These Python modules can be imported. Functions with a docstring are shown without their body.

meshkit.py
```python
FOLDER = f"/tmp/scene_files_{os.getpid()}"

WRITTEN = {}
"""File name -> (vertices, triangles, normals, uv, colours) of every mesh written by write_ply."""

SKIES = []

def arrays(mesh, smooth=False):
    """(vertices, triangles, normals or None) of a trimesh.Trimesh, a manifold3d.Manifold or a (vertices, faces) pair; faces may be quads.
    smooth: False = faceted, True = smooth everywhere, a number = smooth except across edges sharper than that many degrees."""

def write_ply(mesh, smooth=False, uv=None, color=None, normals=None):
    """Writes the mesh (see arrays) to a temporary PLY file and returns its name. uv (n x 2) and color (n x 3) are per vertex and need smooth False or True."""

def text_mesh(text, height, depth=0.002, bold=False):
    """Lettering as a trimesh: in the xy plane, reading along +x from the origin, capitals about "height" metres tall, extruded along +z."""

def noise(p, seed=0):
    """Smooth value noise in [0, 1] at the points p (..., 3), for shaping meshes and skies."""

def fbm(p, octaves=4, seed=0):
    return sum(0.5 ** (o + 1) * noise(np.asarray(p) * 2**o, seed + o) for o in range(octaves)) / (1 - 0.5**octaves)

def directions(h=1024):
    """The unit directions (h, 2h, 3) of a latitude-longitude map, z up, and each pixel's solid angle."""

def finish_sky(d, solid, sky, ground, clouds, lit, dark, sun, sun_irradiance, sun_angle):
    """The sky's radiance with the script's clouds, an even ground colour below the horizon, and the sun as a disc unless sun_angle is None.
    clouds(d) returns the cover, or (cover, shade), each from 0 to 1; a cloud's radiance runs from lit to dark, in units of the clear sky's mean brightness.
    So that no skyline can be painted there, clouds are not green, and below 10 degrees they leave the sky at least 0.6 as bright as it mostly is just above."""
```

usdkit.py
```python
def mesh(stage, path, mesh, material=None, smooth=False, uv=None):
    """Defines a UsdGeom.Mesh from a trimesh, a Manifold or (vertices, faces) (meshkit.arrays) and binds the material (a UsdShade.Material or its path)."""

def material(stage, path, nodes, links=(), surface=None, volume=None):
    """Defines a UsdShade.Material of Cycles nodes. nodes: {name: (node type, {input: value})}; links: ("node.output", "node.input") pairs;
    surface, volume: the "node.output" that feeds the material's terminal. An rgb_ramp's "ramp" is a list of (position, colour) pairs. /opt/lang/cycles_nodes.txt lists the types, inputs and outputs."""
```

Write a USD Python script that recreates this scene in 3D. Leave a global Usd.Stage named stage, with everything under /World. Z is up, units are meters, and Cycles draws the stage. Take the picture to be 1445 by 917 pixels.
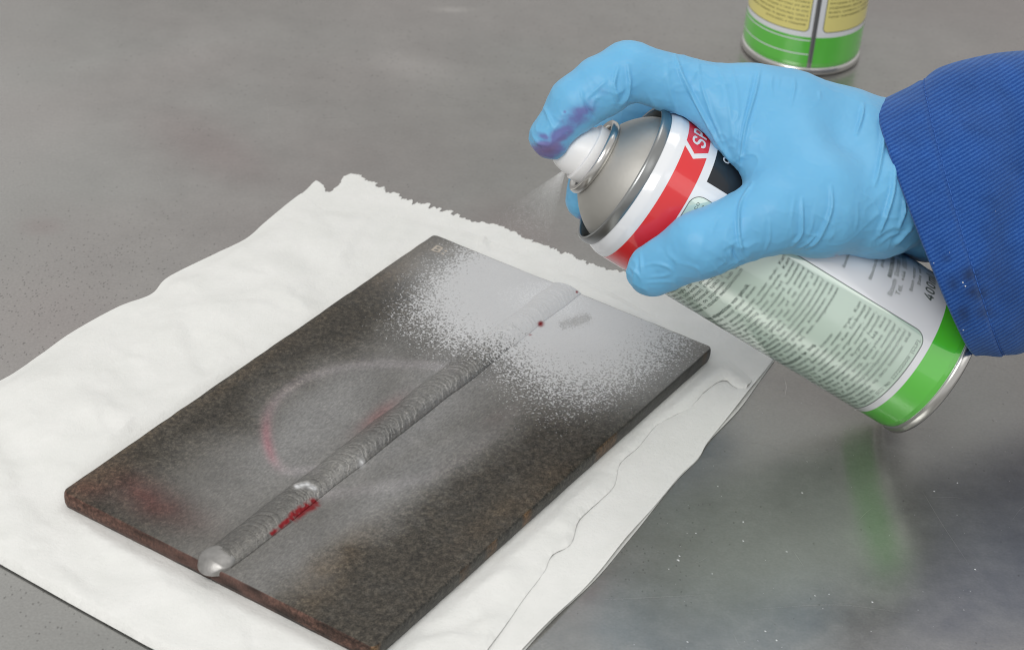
import math, random
import numpy as np
import trimesh
import shapely
from shapely.geometry import Polygon, LineString, Point, box
from scipy.spatial import Delaunay, cKDTree
from pxr import Usd, UsdGeom, UsdLux, UsdShade, Gf, Sdf, Vt
import usdkit, meshkit

random.seed(4)
RNG = np.random.default_rng(11)
stage = Usd.Stage.CreateInMemory()
UsdGeom.SetStageUpAxis(stage, UsdGeom.Tokens.z)
UsdGeom.SetStageMetersPerUnit(stage, 1.0)
UsdGeom.Xform.Define(stage, '/World')
UsdGeom.Scope.Define(stage, '/World/Looks')
M_ = 0.001

# ------------------------------------------------------------------ camera
W, H = 1445.0, 917.0                       # the survey of the photograph was made in its own pixels
FOCAL = 3261.5
PITCH, ROLL = math.radians(32.75), math.radians(5.25)
EYE = np.array([0, 0, 0.5535])
fw = np.array([0, math.cos(PITCH), -math.sin(PITCH)])
u0 = np.array([0, math.sin(PITCH), math.cos(PITCH)])
r0 = np.array([1.0, 0, 0])
CR = math.cos(ROLL) * r0 + math.sin(ROLL) * u0
CU = -math.sin(ROLL) * r0 + math.cos(ROLL) * u0

def gfm(x, y, z, o):
    return Gf.Matrix4d(*x, 0, *y, 0, *z, 0, *o, 1)

cam = UsdGeom.Camera.Define(stage, '/World/camera')
cam.AddTransformOp().Set(gfm(CR, CU, -fw, EYE))
cam.CreateHorizontalApertureAttr(36.0)
cam.CreateVerticalApertureAttr(36.0 * 649 / 1024)
cam.CreateFocalLengthAttr(36.0 * FOCAL / W)
cam.CreateFStopAttr(20.0)
cam.CreateFocusDistanceAttr(0.935)
cam.CreateClippingRangeAttr((0.05, 100.0))
cam.CreateExposureAttr(0.27)

# ------------------------------------------------------------------ light: a bright grey workshop and big soft boxes
def nodes_material(name, nodes, links=(), surface=None, volume=None):
    return usdkit.material(stage, '/World/Looks/' + name, nodes, links, surface, volume)

dome = UsdLux.DomeLight.Define(stage, '/World/room_light')
dm = nodes_material('room_glow', {'b': ('background_shader', {'color': (1.0, 0.99, 0.975), 'strength': 0.50})}, surface='b.background')
UsdShade.MaterialBindingAPI.Apply(dome.GetPrim()).Bind(dm)

def rect_light(name, pos, target, w, h, intensity, color=(1, 1, 1)):
    l = UsdLux.RectLight.Define(stage, '/World/' + name)
    pos, target = np.array(pos, float), np.array(target, float)
    z = pos - target; z /= np.linalg.norm(z)
    x = np.cross([0, 0, 1.0], z)
    x = x / np.linalg.norm(x) if np.linalg.norm(x) > 1e-6 else np.array([1.0, 0, 0])
    y = np.cross(z, x)
    l.AddTransformOp().Set(gfm(x, y, z, pos))
    l.CreateWidthAttr(w); l.CreateHeightAttr(h)
    l.CreateIntensityAttr(intensity); l.CreateColorAttr(color)
    return l

rect_light('soft_box', (-0.38, -0.22, 1.25), (0.05, 0.8, 0.0), 0.8, 0.6, 6.2, (1.0, 0.99, 0.97))
rect_light('soft_box_003', (0.90, -0.05, 1.05), (0.05, 0.8, 0.05), 0.5, 0.5, 0.8, (1.0, 0.99, 0.97))
rect_light('soft_box_001', (0.35, 1.5, 1.5), (0.05, 0.85, 0.0), 0.9, 0.6, 1.6, (1.0, 0.99, 0.98))
rect_light('soft_box_002', (-1.3, 2.7, 1.5), (-0.2, 0.95, 0.0), 1.6, 1.2, 0.22, (1.0, 0.99, 0.98))

# ------------------------------------------------------------------ survey helpers
def ray(px, py):
    return fw + (px - W / 2) / FOCAL * CR - (py - H / 2) / FOCAL * CU

def at(px, py, z=0.0):
    """The point at height z that the survey reads at (px, py)."""
    d = ray(px, py)
    return EYE + (z - EYE[2]) / d[2] * d

def proj(P):
    q = np.asarray(P, float) - EYE
    d = q @ fw
    return np.stack([W / 2 + FOCAL * (q @ CR) / d, H / 2 - FOCAL * (q @ CU) / d], -1)

def tag(prim, label=None, cat=None, group=None, kind=None):
    p = prim.GetPrim() if hasattr(prim, 'GetPrim') else prim
    for k, v in (('label', label), ('category', cat), ('group', group), ('kind', kind)):
        if v:
            p.SetCustomDataByKey(k, v)
    return p

def free(parent, name):
    path, n = f'{parent}/{name}', 0
    while stage.GetPrimAtPath(path):
        n += 1
        path = f'{parent}/{name}_{n:03d}'
    return path

def obj(name, mesh, mat, parent=None, smooth=False, primvars=None, normals=None):
    parent = '/World' if parent is None else str(parent.GetPath())
    m = usdkit.mesh(stage, free(parent, name), mesh, mat, smooth=smooth)
    for k, v in (primvars or {}).items():
        v = np.asarray(v, np.float32)
        api = UsdGeom.PrimvarsAPI(m)
        if v.ndim == 1:
            api.CreatePrimvar(k, Sdf.ValueTypeNames.FloatArray, 'vertex').Set(Vt.FloatArray.FromNumpy(v))
        else:
            api.CreatePrimvar(k, Sdf.ValueTypeNames.Color3fArray, 'vertex').Set(Vt.Vec3fArray.FromNumpy(v))
    return m

def xform(name, parent=None, matrix=None):
    parent = '/World' if parent is None else str(parent.GetPath())
    x = UsdGeom.Xform.Define(stage, free(parent, name))
    if matrix is not None:
        x.AddTransformOp().Set(matrix)
    return x

def sstep(a, b, x):
    t = np.clip((np.asarray(x, float) - a) / (b - a), 0, 1)
    return t * t * (3 - 2 * t)

def blob(P, x, y, rx, ry, ang=0.0):
    c, s = math.cos(math.radians(ang)), math.sin(math.radians(ang))
    dx, dy = P[:, 0] - x, P[:, 1] - y
    a, b = (dx * c + dy * s) / rx, (-dx * s + dy * c) / ry
    return np.exp(-(a * a + b * b))

def polydist(P, line):
    """distance (and position along, 0..1) of 2-D points from a polyline"""
    L = np.asarray(line, float)
    best = np.full(len(P), 1e9); along = np.zeros(len(P)); n = len(L) - 1
    for i in range(n):
        d = L[i + 1] - L[i]
        t = np.clip(((P - L[i]) @ d) / (d @ d), 0, 1)
        q = np.linalg.norm(P - L[i] - t[:, None] * d, axis=1)
        k = q < best
        best[k] = q[k]; along[k] = (i + t[k]) / n
    return best, along

def spline(pts, n=12):
    """Catmull-Rom through the points"""
    p = np.asarray(pts, float)
    p = np.vstack([2 * p[0] - p[1], p, 2 * p[-1] - p[-2]])
    t = np.linspace(0, 1, n, endpoint=False)[:, None]
    out = []
    for i in range(1, len(p) - 2):
        a, b, c, d = p[i - 1:i + 3]
        out.append(0.5 * (2 * b + (c - a) * t + (2 * a - 5 * b + 4 * c - d) * t ** 2 + (3 * b - a - 3 * c + d) * t ** 3))
    return np.vstack(out + [p[-2:-1]])

def grid_faces(nu, nv, wrap=False):
    i, j = np.meshgrid(np.arange(nu - 1), np.arange(nv if wrap else nv - 1), indexing='ij')
    k = (j + 1) % nv
    return np.stack([i * nv + j, (i + 1) * nv + j, (i + 1) * nv + k, i * nv + k], -1).reshape(-1, 4)

def lathe(profile, n=144, flip=False):
    """profile [(r, z)] from the bottom outside up; the surface turns round z"""
    p = np.asarray(profile, float)
    t = np.arange(n) * 2 * np.pi / n
    v = np.stack([p[:, :1] * np.cos(t), p[:, :1] * np.sin(t), np.repeat(p[:, 1:], n, 1)], -1).reshape(-1, 3)
    f = grid_faces(len(p), n, True)
    f = f[:, ::-1] if not flip else f
    return v, np.vstack([f[:, [0, 1, 2]], f[:, [0, 2, 3]]])

def tri(f):
    f = np.asarray(f)
    return np.vstack([f[:, [0, 1, 2]], f[:, [0, 2, 3]]]) if f.shape[1] == 4 else f

# ------------------------------------------------------------------ materials
def plain(name, color, rough=0.5, metal=0.0, var=0.0, vscale=30, bump=0.0, bscale=300, spec=0.5, **more):
    n = {'p': ('principled_bsdf', {'base_color': color, 'roughness': rough, 'metallic': metal, 'specular_ior_level': spec, **more})}
    l = []
    if var or bump:
        n['tc'] = ('texture_coordinate', {})
    if var:
        n['n'] = ('noise_texture', {'scale': vscale, 'detail': 5, 'roughness': 0.6})
        n['r'] = ('rgb_ramp', {'ramp': [(0.25, tuple(c * (1 - var) for c in color)), (0.75, tuple(min(1, c * (1 + var)) for c in color))]})
        l += [('tc.object', 'n.vector'), ('n.fac', 'r.fac'), ('r.color', 'p.base_color')]
    if bump:
        n['nb'] = ('noise_texture', {'scale': bscale, 'detail': 4, 'roughness': 0.6})
        n['b'] = ('bump', {'strength': 1.0, 'distance': bump})
        l += [('tc.object', 'nb.vector'), ('nb.fac', 'b.height'), ('b.normal', 'p.normal')]
    return nodes_material(name, n, l, surface='p.BSDF')

WHITE_PRINT = plain('white_enamel', (0.84, 0.86, 0.89), 0.22, coat_weight=1.0, coat_roughness=0.07, coat_ior=1.6)
RED_PRINT = plain('red_print', (0.80, 0.012, 0.018), 0.3, coat_weight=1.0, coat_roughness=0.07, coat_ior=1.6)
PALE_GREEN = plain('pale_green_print', (0.60, 0.765, 0.655), 0.3, coat_weight=1.0, coat_roughness=0.04, coat_ior=2.6)
BRIGHT_GREEN = plain('bright_green_print', (0.095, 0.63, 0.03), 0.3, coat_weight=1.0, coat_roughness=0.05, coat_ior=2.3)
YELLOW_PRINT = plain('yellow_print', (0.86, 0.77, 0.27), 0.35, coat_weight=0.3)
BLACK_PRINT = plain('black_print', (0.012, 0.014, 0.018), 0.35, coat_weight=0.3)
INK = plain('ink', (0.07, 0.095, 0.085), 0.5)
TIN = plain('tinplate', (0.54, 0.53, 0.50), 0.60, 1.0, var=0.06, vscale=60, bump=0.00004, bscale=900)
TIN_BRIGHT = plain('bright_tinplate', (0.66, 0.65, 0.63), 0.24, 1.0, var=0.05, vscale=80)
TIN_GREY = plain('grey_seam_metal', (0.36, 0.37, 0.37), 0.3, 1.0, var=0.08, vscale=90)
WHITE_PLASTIC = plain('white_plastic', (0.90, 0.90, 0.90), 0.38, subsurface_weight=0.15, subsurface_radius=(0.003, 0.003, 0.003), subsurface_scale=1.0)
DARK = plain('dark_hole', (0.03, 0.03, 0.03), 0.7)

# ================================================================== THE TABLE
def table_material():
    n = {
        'tc': ('texture_coordinate', {}),
        'tone': ('attribute', {'attribute': 'tone'}),
        'dots': ('attribute', {'attribute': 'dots'}),
        'n1': ('noise_texture', {'scale': 900, 'detail': 3, 'roughness': 0.6}),
        'n2': ('noise_texture', {'scale': 45, 'detail': 6, 'roughness': 0.62}),
        'r1': ('rgb_ramp', {'ramp': [(0.3, (0.90,) * 3), (0.7, (1.08,) * 3)]}),
        'r2': ('rgb_ramp', {'ramp': [(0.3, (0.95,) * 3), (0.7, (1.05,) * 3)]}),
        'm1': ('mix_color', {'blend_type': 'multiply', 'fac': 1.0, 'use_clamp_result': False}),
        'm2': ('mix_color', {'blend_type': 'multiply', 'fac': 1.0, 'use_clamp_result': False}),
        # dried spray droplets: dark, a little stretched
        'map': ('mapping', {'scale': (800, 500, 500), 'rotation': (0, 0, 0.5)}),
        'wob': ('noise_texture', {'scale': 900, 'detail': 2}),
        'vo': ('voronoi_texture', {'scale': 1.0, 'randomness': 1.0}),
        'cellr': ('separate_color', {}),
        'dd': ('math', {'math_type': 'multiply_add', 'value2': 0.30}),
        'dot': ('map_range', {'from_min': 0.38, 'from_max': 0.50, 'to_min': 1.0, 'to_max': 0.0, 'clamp': True}),
        'on': ('math', {'math_type': 'less_than'}),
        'th': ('math', {'math_type': 'multiply'}),
        'thm': ('math', {'math_type': 'multiply', 'value2': 0.5}),
        'm3': ('mix_color', {'blend_type': 'mix', 'b': (0.10, 0.095, 0.09)}),
        # hair-fine scratches in two directions
        'ms': ('mapping', {'scale': (14, 1500, 1), 'rotation': (0, 0, 0.35)}),
        'ns': ('noise_texture', {'scale': 1.0, 'detail': 1.0}),
        'ms2': ('mapping', {'scale': (1700, 20, 1), 'rotation': (0, 0, 0.9)}),
        'ns2': ('noise_texture', {'scale': 1.0, 'detail': 1.0}),
        'sadd': ('math', {'math_type': 'add'}),
        'rr': ('map_range', {'from_min': 0.3, 'from_max': 0.7, 'to_min': 0.21, 'to_max': 0.30, 'clamp': True}),
        'bh': ('math', {'math_type': 'multiply_add', 'value2': 0.5}),
        'b': ('bump', {'strength': 1.0, 'distance': 0.00002}),
        'p': ('principled_bsdf', {'metallic': 0.72, 'roughness': 0.32, 'specular_ior_level': 0.4}),
    }
    l = [('tc.object', 'n1.vector'), ('tc.object', 'n2.vector'), ('n1.fac', 'r1.fac'), ('n2.fac', 'r2.fac'),
         ('tone.color', 'm1.a'), ('r1.color', 'm1.b'), ('m1.result', 'm2.a'), ('r2.color', 'm2.b'),
         ('tc.object', 'map.vector'), ('map.vector', 'vo.vector'), ('tc.object', 'wob.vector'), ('vo.color', 'cellr.color'), ('wob.fac', 'dd.value1'), ('vo.distance', 'dd.value3'), ('dd.value', 'dot.value'),
         ('cellr.r', 'on.value1'), ('dots.fac', 'on.value2'), ('on.value', 'th.value1'), ('dot.result', 'th.value2'), ('th.value', 'thm.value1'), ('thm.value', 'm3.fac'), ('m2.result', 'm3.a'), ('m3.result', 'p.base_color'),
         ('tc.object', 'ms.vector'), ('ms.vector', 'ns.vector'), ('tc.object', 'ms2.vector'), ('ms2.vector', 'ns2.vector'),
         ('ns.fac', 'sadd.value1'), ('ns2.fac', 'sadd.value2'), ('n2.fac', 'rr.value'), ('rr.result', 'p.roughness'),
         ('sadd.value', 'bh.value1'), ('n1.fac', 'bh.value3'), ('bh.value', 'b.height'), ('b.normal', 'p.normal')]
    return nodes_material('worn_steel', n, l, surface='p.BSDF')

def axis_coords(lo, a, b, hi, fine, coarse):
    return np.concatenate([np.arange(lo, a, coarse), np.arange(a, b, fine), np.arange(b, hi + 1e-6, coarse)])

tx = axis_coords(-1.0, -0.34, 0.40, 1.0, 0.0028, 0.03)
ty = axis_coords(0.1, 0.52, 1.42, 2.4, 0.0028, 0.03)
X, Y = np.meshgrid(tx, ty, indexing='ij')
TV = np.stack([X.ravel(), Y.ravel(), 0 * X.ravel()], -1)
TP = proj(TV)
tone = np.full((len(TV), 3), 1.0) * np.array([0.375, 0.367, 0.353])
big = meshkit.fbm(TV * np.array([7, 7, 1]) + 3, 4, 5)
sm = meshkit.fbm(TV * np.array([22, 16, 1]) + 9, 4, 8)
tone *= (0.94 + 0.12 * big)[:, None] * (0.95 + 0.10 * sm)[:, None]
warm = np.clip(1.6 * (meshkit.fbm(TV * np.array([5, 6, 1]) + 31, 3, 3) - 0.42), 0, 0.5)
for b_, w_ in ((blob(TP, 300, 210, 110, 40, 25), .8), (blob(TP, 560, 300, 220, 60, 20), .6), (blob(TP, 60, 320, 40, 16, 0), .7), (blob(TP, 720, 330, 90, 60, 20), .8),
               (blob(TP, 250, 100, 260, 50, -15), .35), (blob(TP, 1180, 560, 160, 50, 20), .5)):
    warm = np.maximum(warm, b_ * w_)
cool = np.clip(1.4 * (meshkit.fbm(TV * np.array([6, 5, 1]) + 57, 3, 9) - 0.45), 0, 0.4)
tone *= 1 - warm[:, None] * np.array([0.10, 0.20, 0.19])
tone *= 1 - cool[:, None] * np.array([0.16, 0.08, 0.10])
pale = blob(TP, 590, 95, 60, 22, 12) * .22 + blob(TP, 300, 60, 90, 30, -20) * .1 + blob(TP, 640, 14, 26, 3, 0) * .35 + blob(TP, 1150, 640, 90, 14, -5) * .06
tone *= (1 + pale)[:, None]
dots = np.maximum.reduce([blob(TP, 90, 400, 190, 70, -18), 0.75 * blob(TP, 40, 500, 120, 60, -20), 0.5 * blob(TP, 120, 880, 160, 60, 25), 0.45 * blob(TP, 930, 780, 90, 60, -30),
                          0.25 * blob(TP, 700, 90, 500, 80)])
dots = np.clip(0.42 * dots, 0.006, 1)
tf = tri(grid_faces(len(tx), len(ty)))
TABLE = table_material()
table = obj('table_top', (TV, tf), TABLE, primvars={'tone': np.clip(tone, 0, 1), 'dots': dots}, smooth=True)
tag(table, 'scuffed grey steel worktable top with stains and dried spray specks', 'table top', kind='structure')

# ================================================================== THE PAPER TOWEL
def paper_material():
    n = {
        'tc': ('texture_coordinate', {}),
        'n1': ('noise_texture', {'scale': 700, 'detail': 4, 'roughness': 0.65}),
        'n2': ('noise_texture', {'scale': 60, 'detail': 5, 'roughness': 0.6}),
        'r': ('rgb_ramp', {'ramp': [(0.3, (0.845, 0.85, 0.82)), (0.7, (0.905, 0.905, 0.88))]}),
        'ad': ('math', {'math_type': 'multiply_add', 'value2': 1.0}),
        'b': ('bump', {'strength': 0.9, 'distance': 0.00034}),
        'p': ('principled_bsdf', {'roughness': 0.95, 'specular_ior_level': 0.15, 'sheen_weight': 0.15}),
        't': ('translucent_bsdf', {'color': (0.75, 0.75, 0.72)}),
        'x': ('mix_closure', {'fac': 0.10}),
    }
    l = [('tc.object', 'n1.vector'), ('tc.object', 'n2.vector'), ('n2.fac', 'r.fac'), ('r.color', 'p.base_color'),
         ('n1.fac', 'ad.value1'), ('n2.fac', 'ad.value3'), ('ad.value', 'b.height'), ('b.normal', 'p.normal'),
         ('p.BSDF', 'x.closure1'), ('t.BSDF', 'x.closure2')]
    return nodes_material('paper_towel', n, l, surface='x.closure')

PAPER = paper_material()

def sheet(poly, zfun, thick, spacing, edge=0.0006):
    """a sheet of paper: a closed mesh over the outline, its upper side at zfun(xy, distance from the edge)"""
    ring = np.array(poly.exterior.coords)
    line = LineString(ring)
    n = int(line.length / edge)
    B = np.array([line.interpolate(i / n, normalized=True).coords[0] for i in range(n)])
    x0, y0, x1, y1 = poly.bounds
    gx, gy = np.meshgrid(np.arange(x0, x1, spacing), np.arange(y0, y1, spacing))
    G = np.stack([gx.ravel(), gy.ravel()], -1) + RNG.uniform(-.25, .25, (gx.size, 2)) * spacing
    G = G[shapely.contains_xy(poly, G[:, 0], G[:, 1])]
    tree = cKDTree(B)
    G = G[tree.query(G)[0] > spacing * 0.45]
    P = np.vstack([B, G])
    T = Delaunay(P).simplices
    c = P[T].mean(1)
    T = T[shapely.contains_xy(poly, c[:, 0], c[:, 1])]
    a, b, c = P[T[:, 0]], P[T[:, 1]], P[T[:, 2]]
    area = (b[:, 0] - a[:, 0]) * (c[:, 1] - a[:, 1]) - (b[:, 1] - a[:, 1]) * (c[:, 0] - a[:, 0])
    T = T[np.abs(area) > 1e-12]; area = area[np.abs(area) > 1e-12]
    T[area < 0] = T[area < 0][:, ::-1]
    d = tree.query(P)[0]
    z = zfun(P, d)
    N = len(P)
    V = np.vstack([np.column_stack([P, z]), np.column_stack([P, z - thick])])
    e = np.sort(np.vstack([T[:, [0, 1]], T[:, [1, 2]], T[:, [2, 0]]]), 1)
    de = np.vstack([T[:, [0, 1]], T[:, [1, 2]], T[:, [2, 0]]])
    _, idx, cnt = np.unique(e, axis=0, return_index=True, return_counts=True)
    q = de[idx[cnt == 1]]
    walls = np.vstack([np.column_stack([q[:, 1], q[:, 0], q[:, 0] + N]), np.column_stack([q[:, 1], q[:, 0] + N, q[:, 1] + N])])
    return V, np.vstack([T, T[:, ::-1] + N, walls])

def torn(pts, amp, seed, step=0.0007):
    """a perforated, torn edge: little teeth and some longer tufts"""
    rng = np.random.default_rng(seed)
    L = LineString(pts)
    n = int(L.length / step)
    out = []
    tooth = np.repeat(rng.uniform(0, 1, n // 3 + 2), 3)[:n + 1] * np.repeat(rng.uniform(0.2, 1, n // 9 + 2), 9)[:n + 1]
    low = np.interp(np.arange(n + 1), np.arange(0, n + 40, 30), rng.uniform(-1, 1, len(np.arange(0, n + 40, 30))))
    for i in range(n + 1):
        p = np.array(L.interpolate(i / n, normalized=True).coords[0])
        q = np.array(L.interpolate(min(1, i / n + 1e-3), normalized=True).coords[0]) - np.array(L.interpolate(max(0, i / n - 1e-3), normalized=True).coords[0])
        q /= np.linalg.norm(q) + 1e-12
        nrm = np.array([-q[1], q[0]])
        fade = min(1, i / 6, (n - i) / 6)
        out.append(p + nrm * fade * (amp * tooth[i] + 0.6 * amp * low[i] + rng.normal(0, amp * 0.12)) + q * fade * rng.normal(0, step * 0.35))
    return out

def world(pts):
    return [tuple(at(x, y)[:2]) for x, y in pts]

PZ = 0.0019                                  # underside of the steel plate
plate_corners = [at(x, y, PZ + 0.007) for x, y in ((90, 692), (613, 331), (1003, 489), (527, 912))]
plate_poly = Polygon([p[:2] for p in plate_corners])

left_edge = world(spline([(-330, 700), (-120, 595), (0, 541), (55, 505), (100, 473), (165, 437), (212, 419), (236, 395), (300, 363), (345, 341), (372, 318), (405, 291), (446, 260)]))
notch = world([(446, 260), (452, 266), (458, 274), (466, 275), (478, 264), (494, 250)])
far_edge = world(spline([(494, 250), (520, 263), (545, 279), (600, 293), (636, 308), (668, 317), (700, 322), (760, 351), (800, 368), (832, 379), (868, 389), (900, 396), (960, 425), (1040, 474), (1092, 509)]))
right_edge = world(spline([(1092, 509), (1066, 543), (1040, 577), (1000, 624), (985, 648), (960, 672), (932, 706), (880, 768), (840, 817), (785, 872), (740, 917), (650, 1010)]))
front_edge = world(spline([(650, 1010), (420, 1022), (212, 900), (97, 838), (8, 786), (-140, 712), (-330, 700)]))
np.random.seed(3)
bottom_poly = Polygon(left_edge[:-1] + torn(notch, 0.0016, 3)[:-1] + torn(far_edge, 0.0050, 5)[:-1] + right_edge[:-1] + front_edge[:-1]).buffer(0)
if bottom_poly.geom_type != 'Polygon':
    bottom_poly = max(bottom_poly.geoms, key=lambda g: g.area)
fold_edge = world(spline([(1052, 556), (1034, 549), (1020, 541), (996, 556), (975, 578), (948, 592), (925, 606), (902, 634), (876, 658), (868, 688), (850, 708), (832, 724), (816, 742), (806, 772), (780, 788), (768, 812), (742, 846), (716, 884), (692, 917), (640, 985)], 8))
top_poly = Polygon([tuple(p) for p in left_edge[2:-6]] + world([(455, 300), (560, 310), (660, 330), (760, 372), (860, 415), (960, 470), (1040, 520), (1062, 541)]) + fold_edge + world([(430, 1025), (206, 914), (92, 851), (0, 799), (-150, 716)])).buffer(0)
top_poly = top_poly.buffer(-0.0004)
if top_poly.geom_type != 'Polygon':
    top_poly = max(top_poly.geoms, key=lambda g: g.area)

def clear_of_plate(P):
    d = np.array(shapely.distance(plate_poly, shapely.points(P)))
    return sstep(0.0, 0.012, d), d

paper_creases = [  # survey polyline, height mm, half width in survey px
    ([(262, 455), (285, 505), (300, 545)], -1.1, 14), ([(250, 445), (330, 452), (420, 440)], 0.7, 14), ([(100, 560), (180, 620), (240, 610)], 0.9, 22),
    ([(0, 600), (30, 660), (70, 720), (140, 800)], -1.6, 26), ([(60, 640), (110, 600), (165, 590)], 1.2, 24), ([(140, 595), (155, 612), (168, 622)], -0.8, 8), ([(20, 560), (90, 540), (150, 500)], 0.9, 24),
    ([(420, 300), (460, 350), (500, 350)], 0.5, 20), ([(370, 340), (440, 380), (470, 440)], -0.5, 18), ([(390, 420), (440, 450)], 0.7, 10), ([(130, 720), (230, 830), (320, 900)], 1.0, 24), ([(60, 760), (160, 850)], -1.0, 20),
    ([(575, 880), (680, 830), (730, 815)], 1.2, 9), ([(560, 905), (640, 890), (720, 850)], -0.9, 10), ([(700, 760), (760, 740), (810, 745)], 0.8, 12), ([(735, 905), (760, 860), (800, 800)], 0.5, 10), ([(682, 318), (683, 335), (681, 360)], 0.8, 3),
    ([(190, 470), (260, 470), (330, 440)], 0.6, 16)]

def z_bottom(P, d):
    z = 0.0007 + 0.0010 * meshkit.fbm(np.column_stack([P * 45, 0 * P[:, 0]]), 3, 2) * sstep(0, 0.02, d)
    k, _ = clear_of_plate(P)
    px = proj(np.column_stack([P, 0 * P[:, 0]]))
    far = polydist(px, spline([(446, 262), (494, 252), (640, 308), (832, 379), (1060, 487)]))[0]
    lift = 0.0012 * np.exp(-(far / 14) ** 2) * (0.4 + meshkit.noise(np.column_stack([P * 120, 0 * P[:, 0]]), 4))
    right = polydist(px, [(1092, 509), (1040, 577), (960, 672), (840, 817), (740, 917)])[0]
    lift += 0.0022 * np.exp(-(right / 15) ** 2) * meshkit.noise(np.column_stack([P * 38, 0 * P[:, 0]]), 14)
    inside = np.array(shapely.contains_xy(top_poly, P[:, 0], P[:, 1]))
    z = np.minimum(z + lift * k, np.where(inside, 0.0010, 9))
    return np.where(k < 1, np.minimum(z, PZ - 0.0012 + 0.004 * k), z)

def z_top(P, d):
    px = proj(np.column_stack([P, 0 * P[:, 0]]))
    k, _ = clear_of_plate(P)
    und = 0.0058 * (meshkit.fbm(np.column_stack([P * 17, 0 * P[:, 0]]) + 4, 3, 6) - 0.35) + 0.0018 * (meshkit.fbm(np.column_stack([P * 60, 0 * P[:, 0]]) + 8, 3, 12) - 0.5)
    w = np.column_stack([P * 30, 0 * P[:, 0]]) + 2.2 * meshkit.fbm(np.column_stack([P * 22, 0 * P[:, 0]]) + 3, 3, 31)[:, None]
    ridg = (1 - np.abs(2 * meshkit.fbm(w, 3, 33) - 1)) ** 7
    z = 0.0016 + (np.clip(und, -0.0002, 1) + 0.0010 * ridg + 0.0004 * (meshkit.fbm(np.column_stack([P * 190, 0 * P[:, 0]]), 3, 35) - 0.5)) * sstep(0, 0.008, d)
    for line, hgt, wid in paper_creases:
        q, t = polydist(px, spline(line, 6))
        z = z + 2.1 * hgt * M_ * np.exp(-(q / wid) ** 2) * np.sin(np.pi * np.clip(t, 0.02, 0.98)) ** 0.5
    fold = polydist(px, proj(np.column_stack([np.array(fold_edge)[::3], np.zeros(len(fold_edge[::3]))])))[0]
    z = z + 0.0030 * np.exp(-(fold / 9) ** 2) * (0.10 + meshkit.noise(np.column_stack([P * 42, 0 * P[:, 0]]), 21) ** 1.6)
    z = z + (0.00118 - z) * np.exp(-(fold / 3.2) ** 2)                # the fold's lip lies down on the sheet below
    front = polydist(px, [(-150, 716), (0, 799), (92, 851), (206, 914), (430, 1025)])[0]
    z = z + 0.0020 * np.exp(-(front / 15) ** 2) - 0.0030 * np.exp(-(front / 4.0) ** 2)
    z = np.maximum(z, np.where(front < 10, 0.0005 + 0.0001 * front, np.where(fold < 12, 0.00116, 0.00155)))
    return np.where(k < 1, np.minimum(z, PZ - 0.0003 + 0.0032 * k ** 1.5), z)

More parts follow.
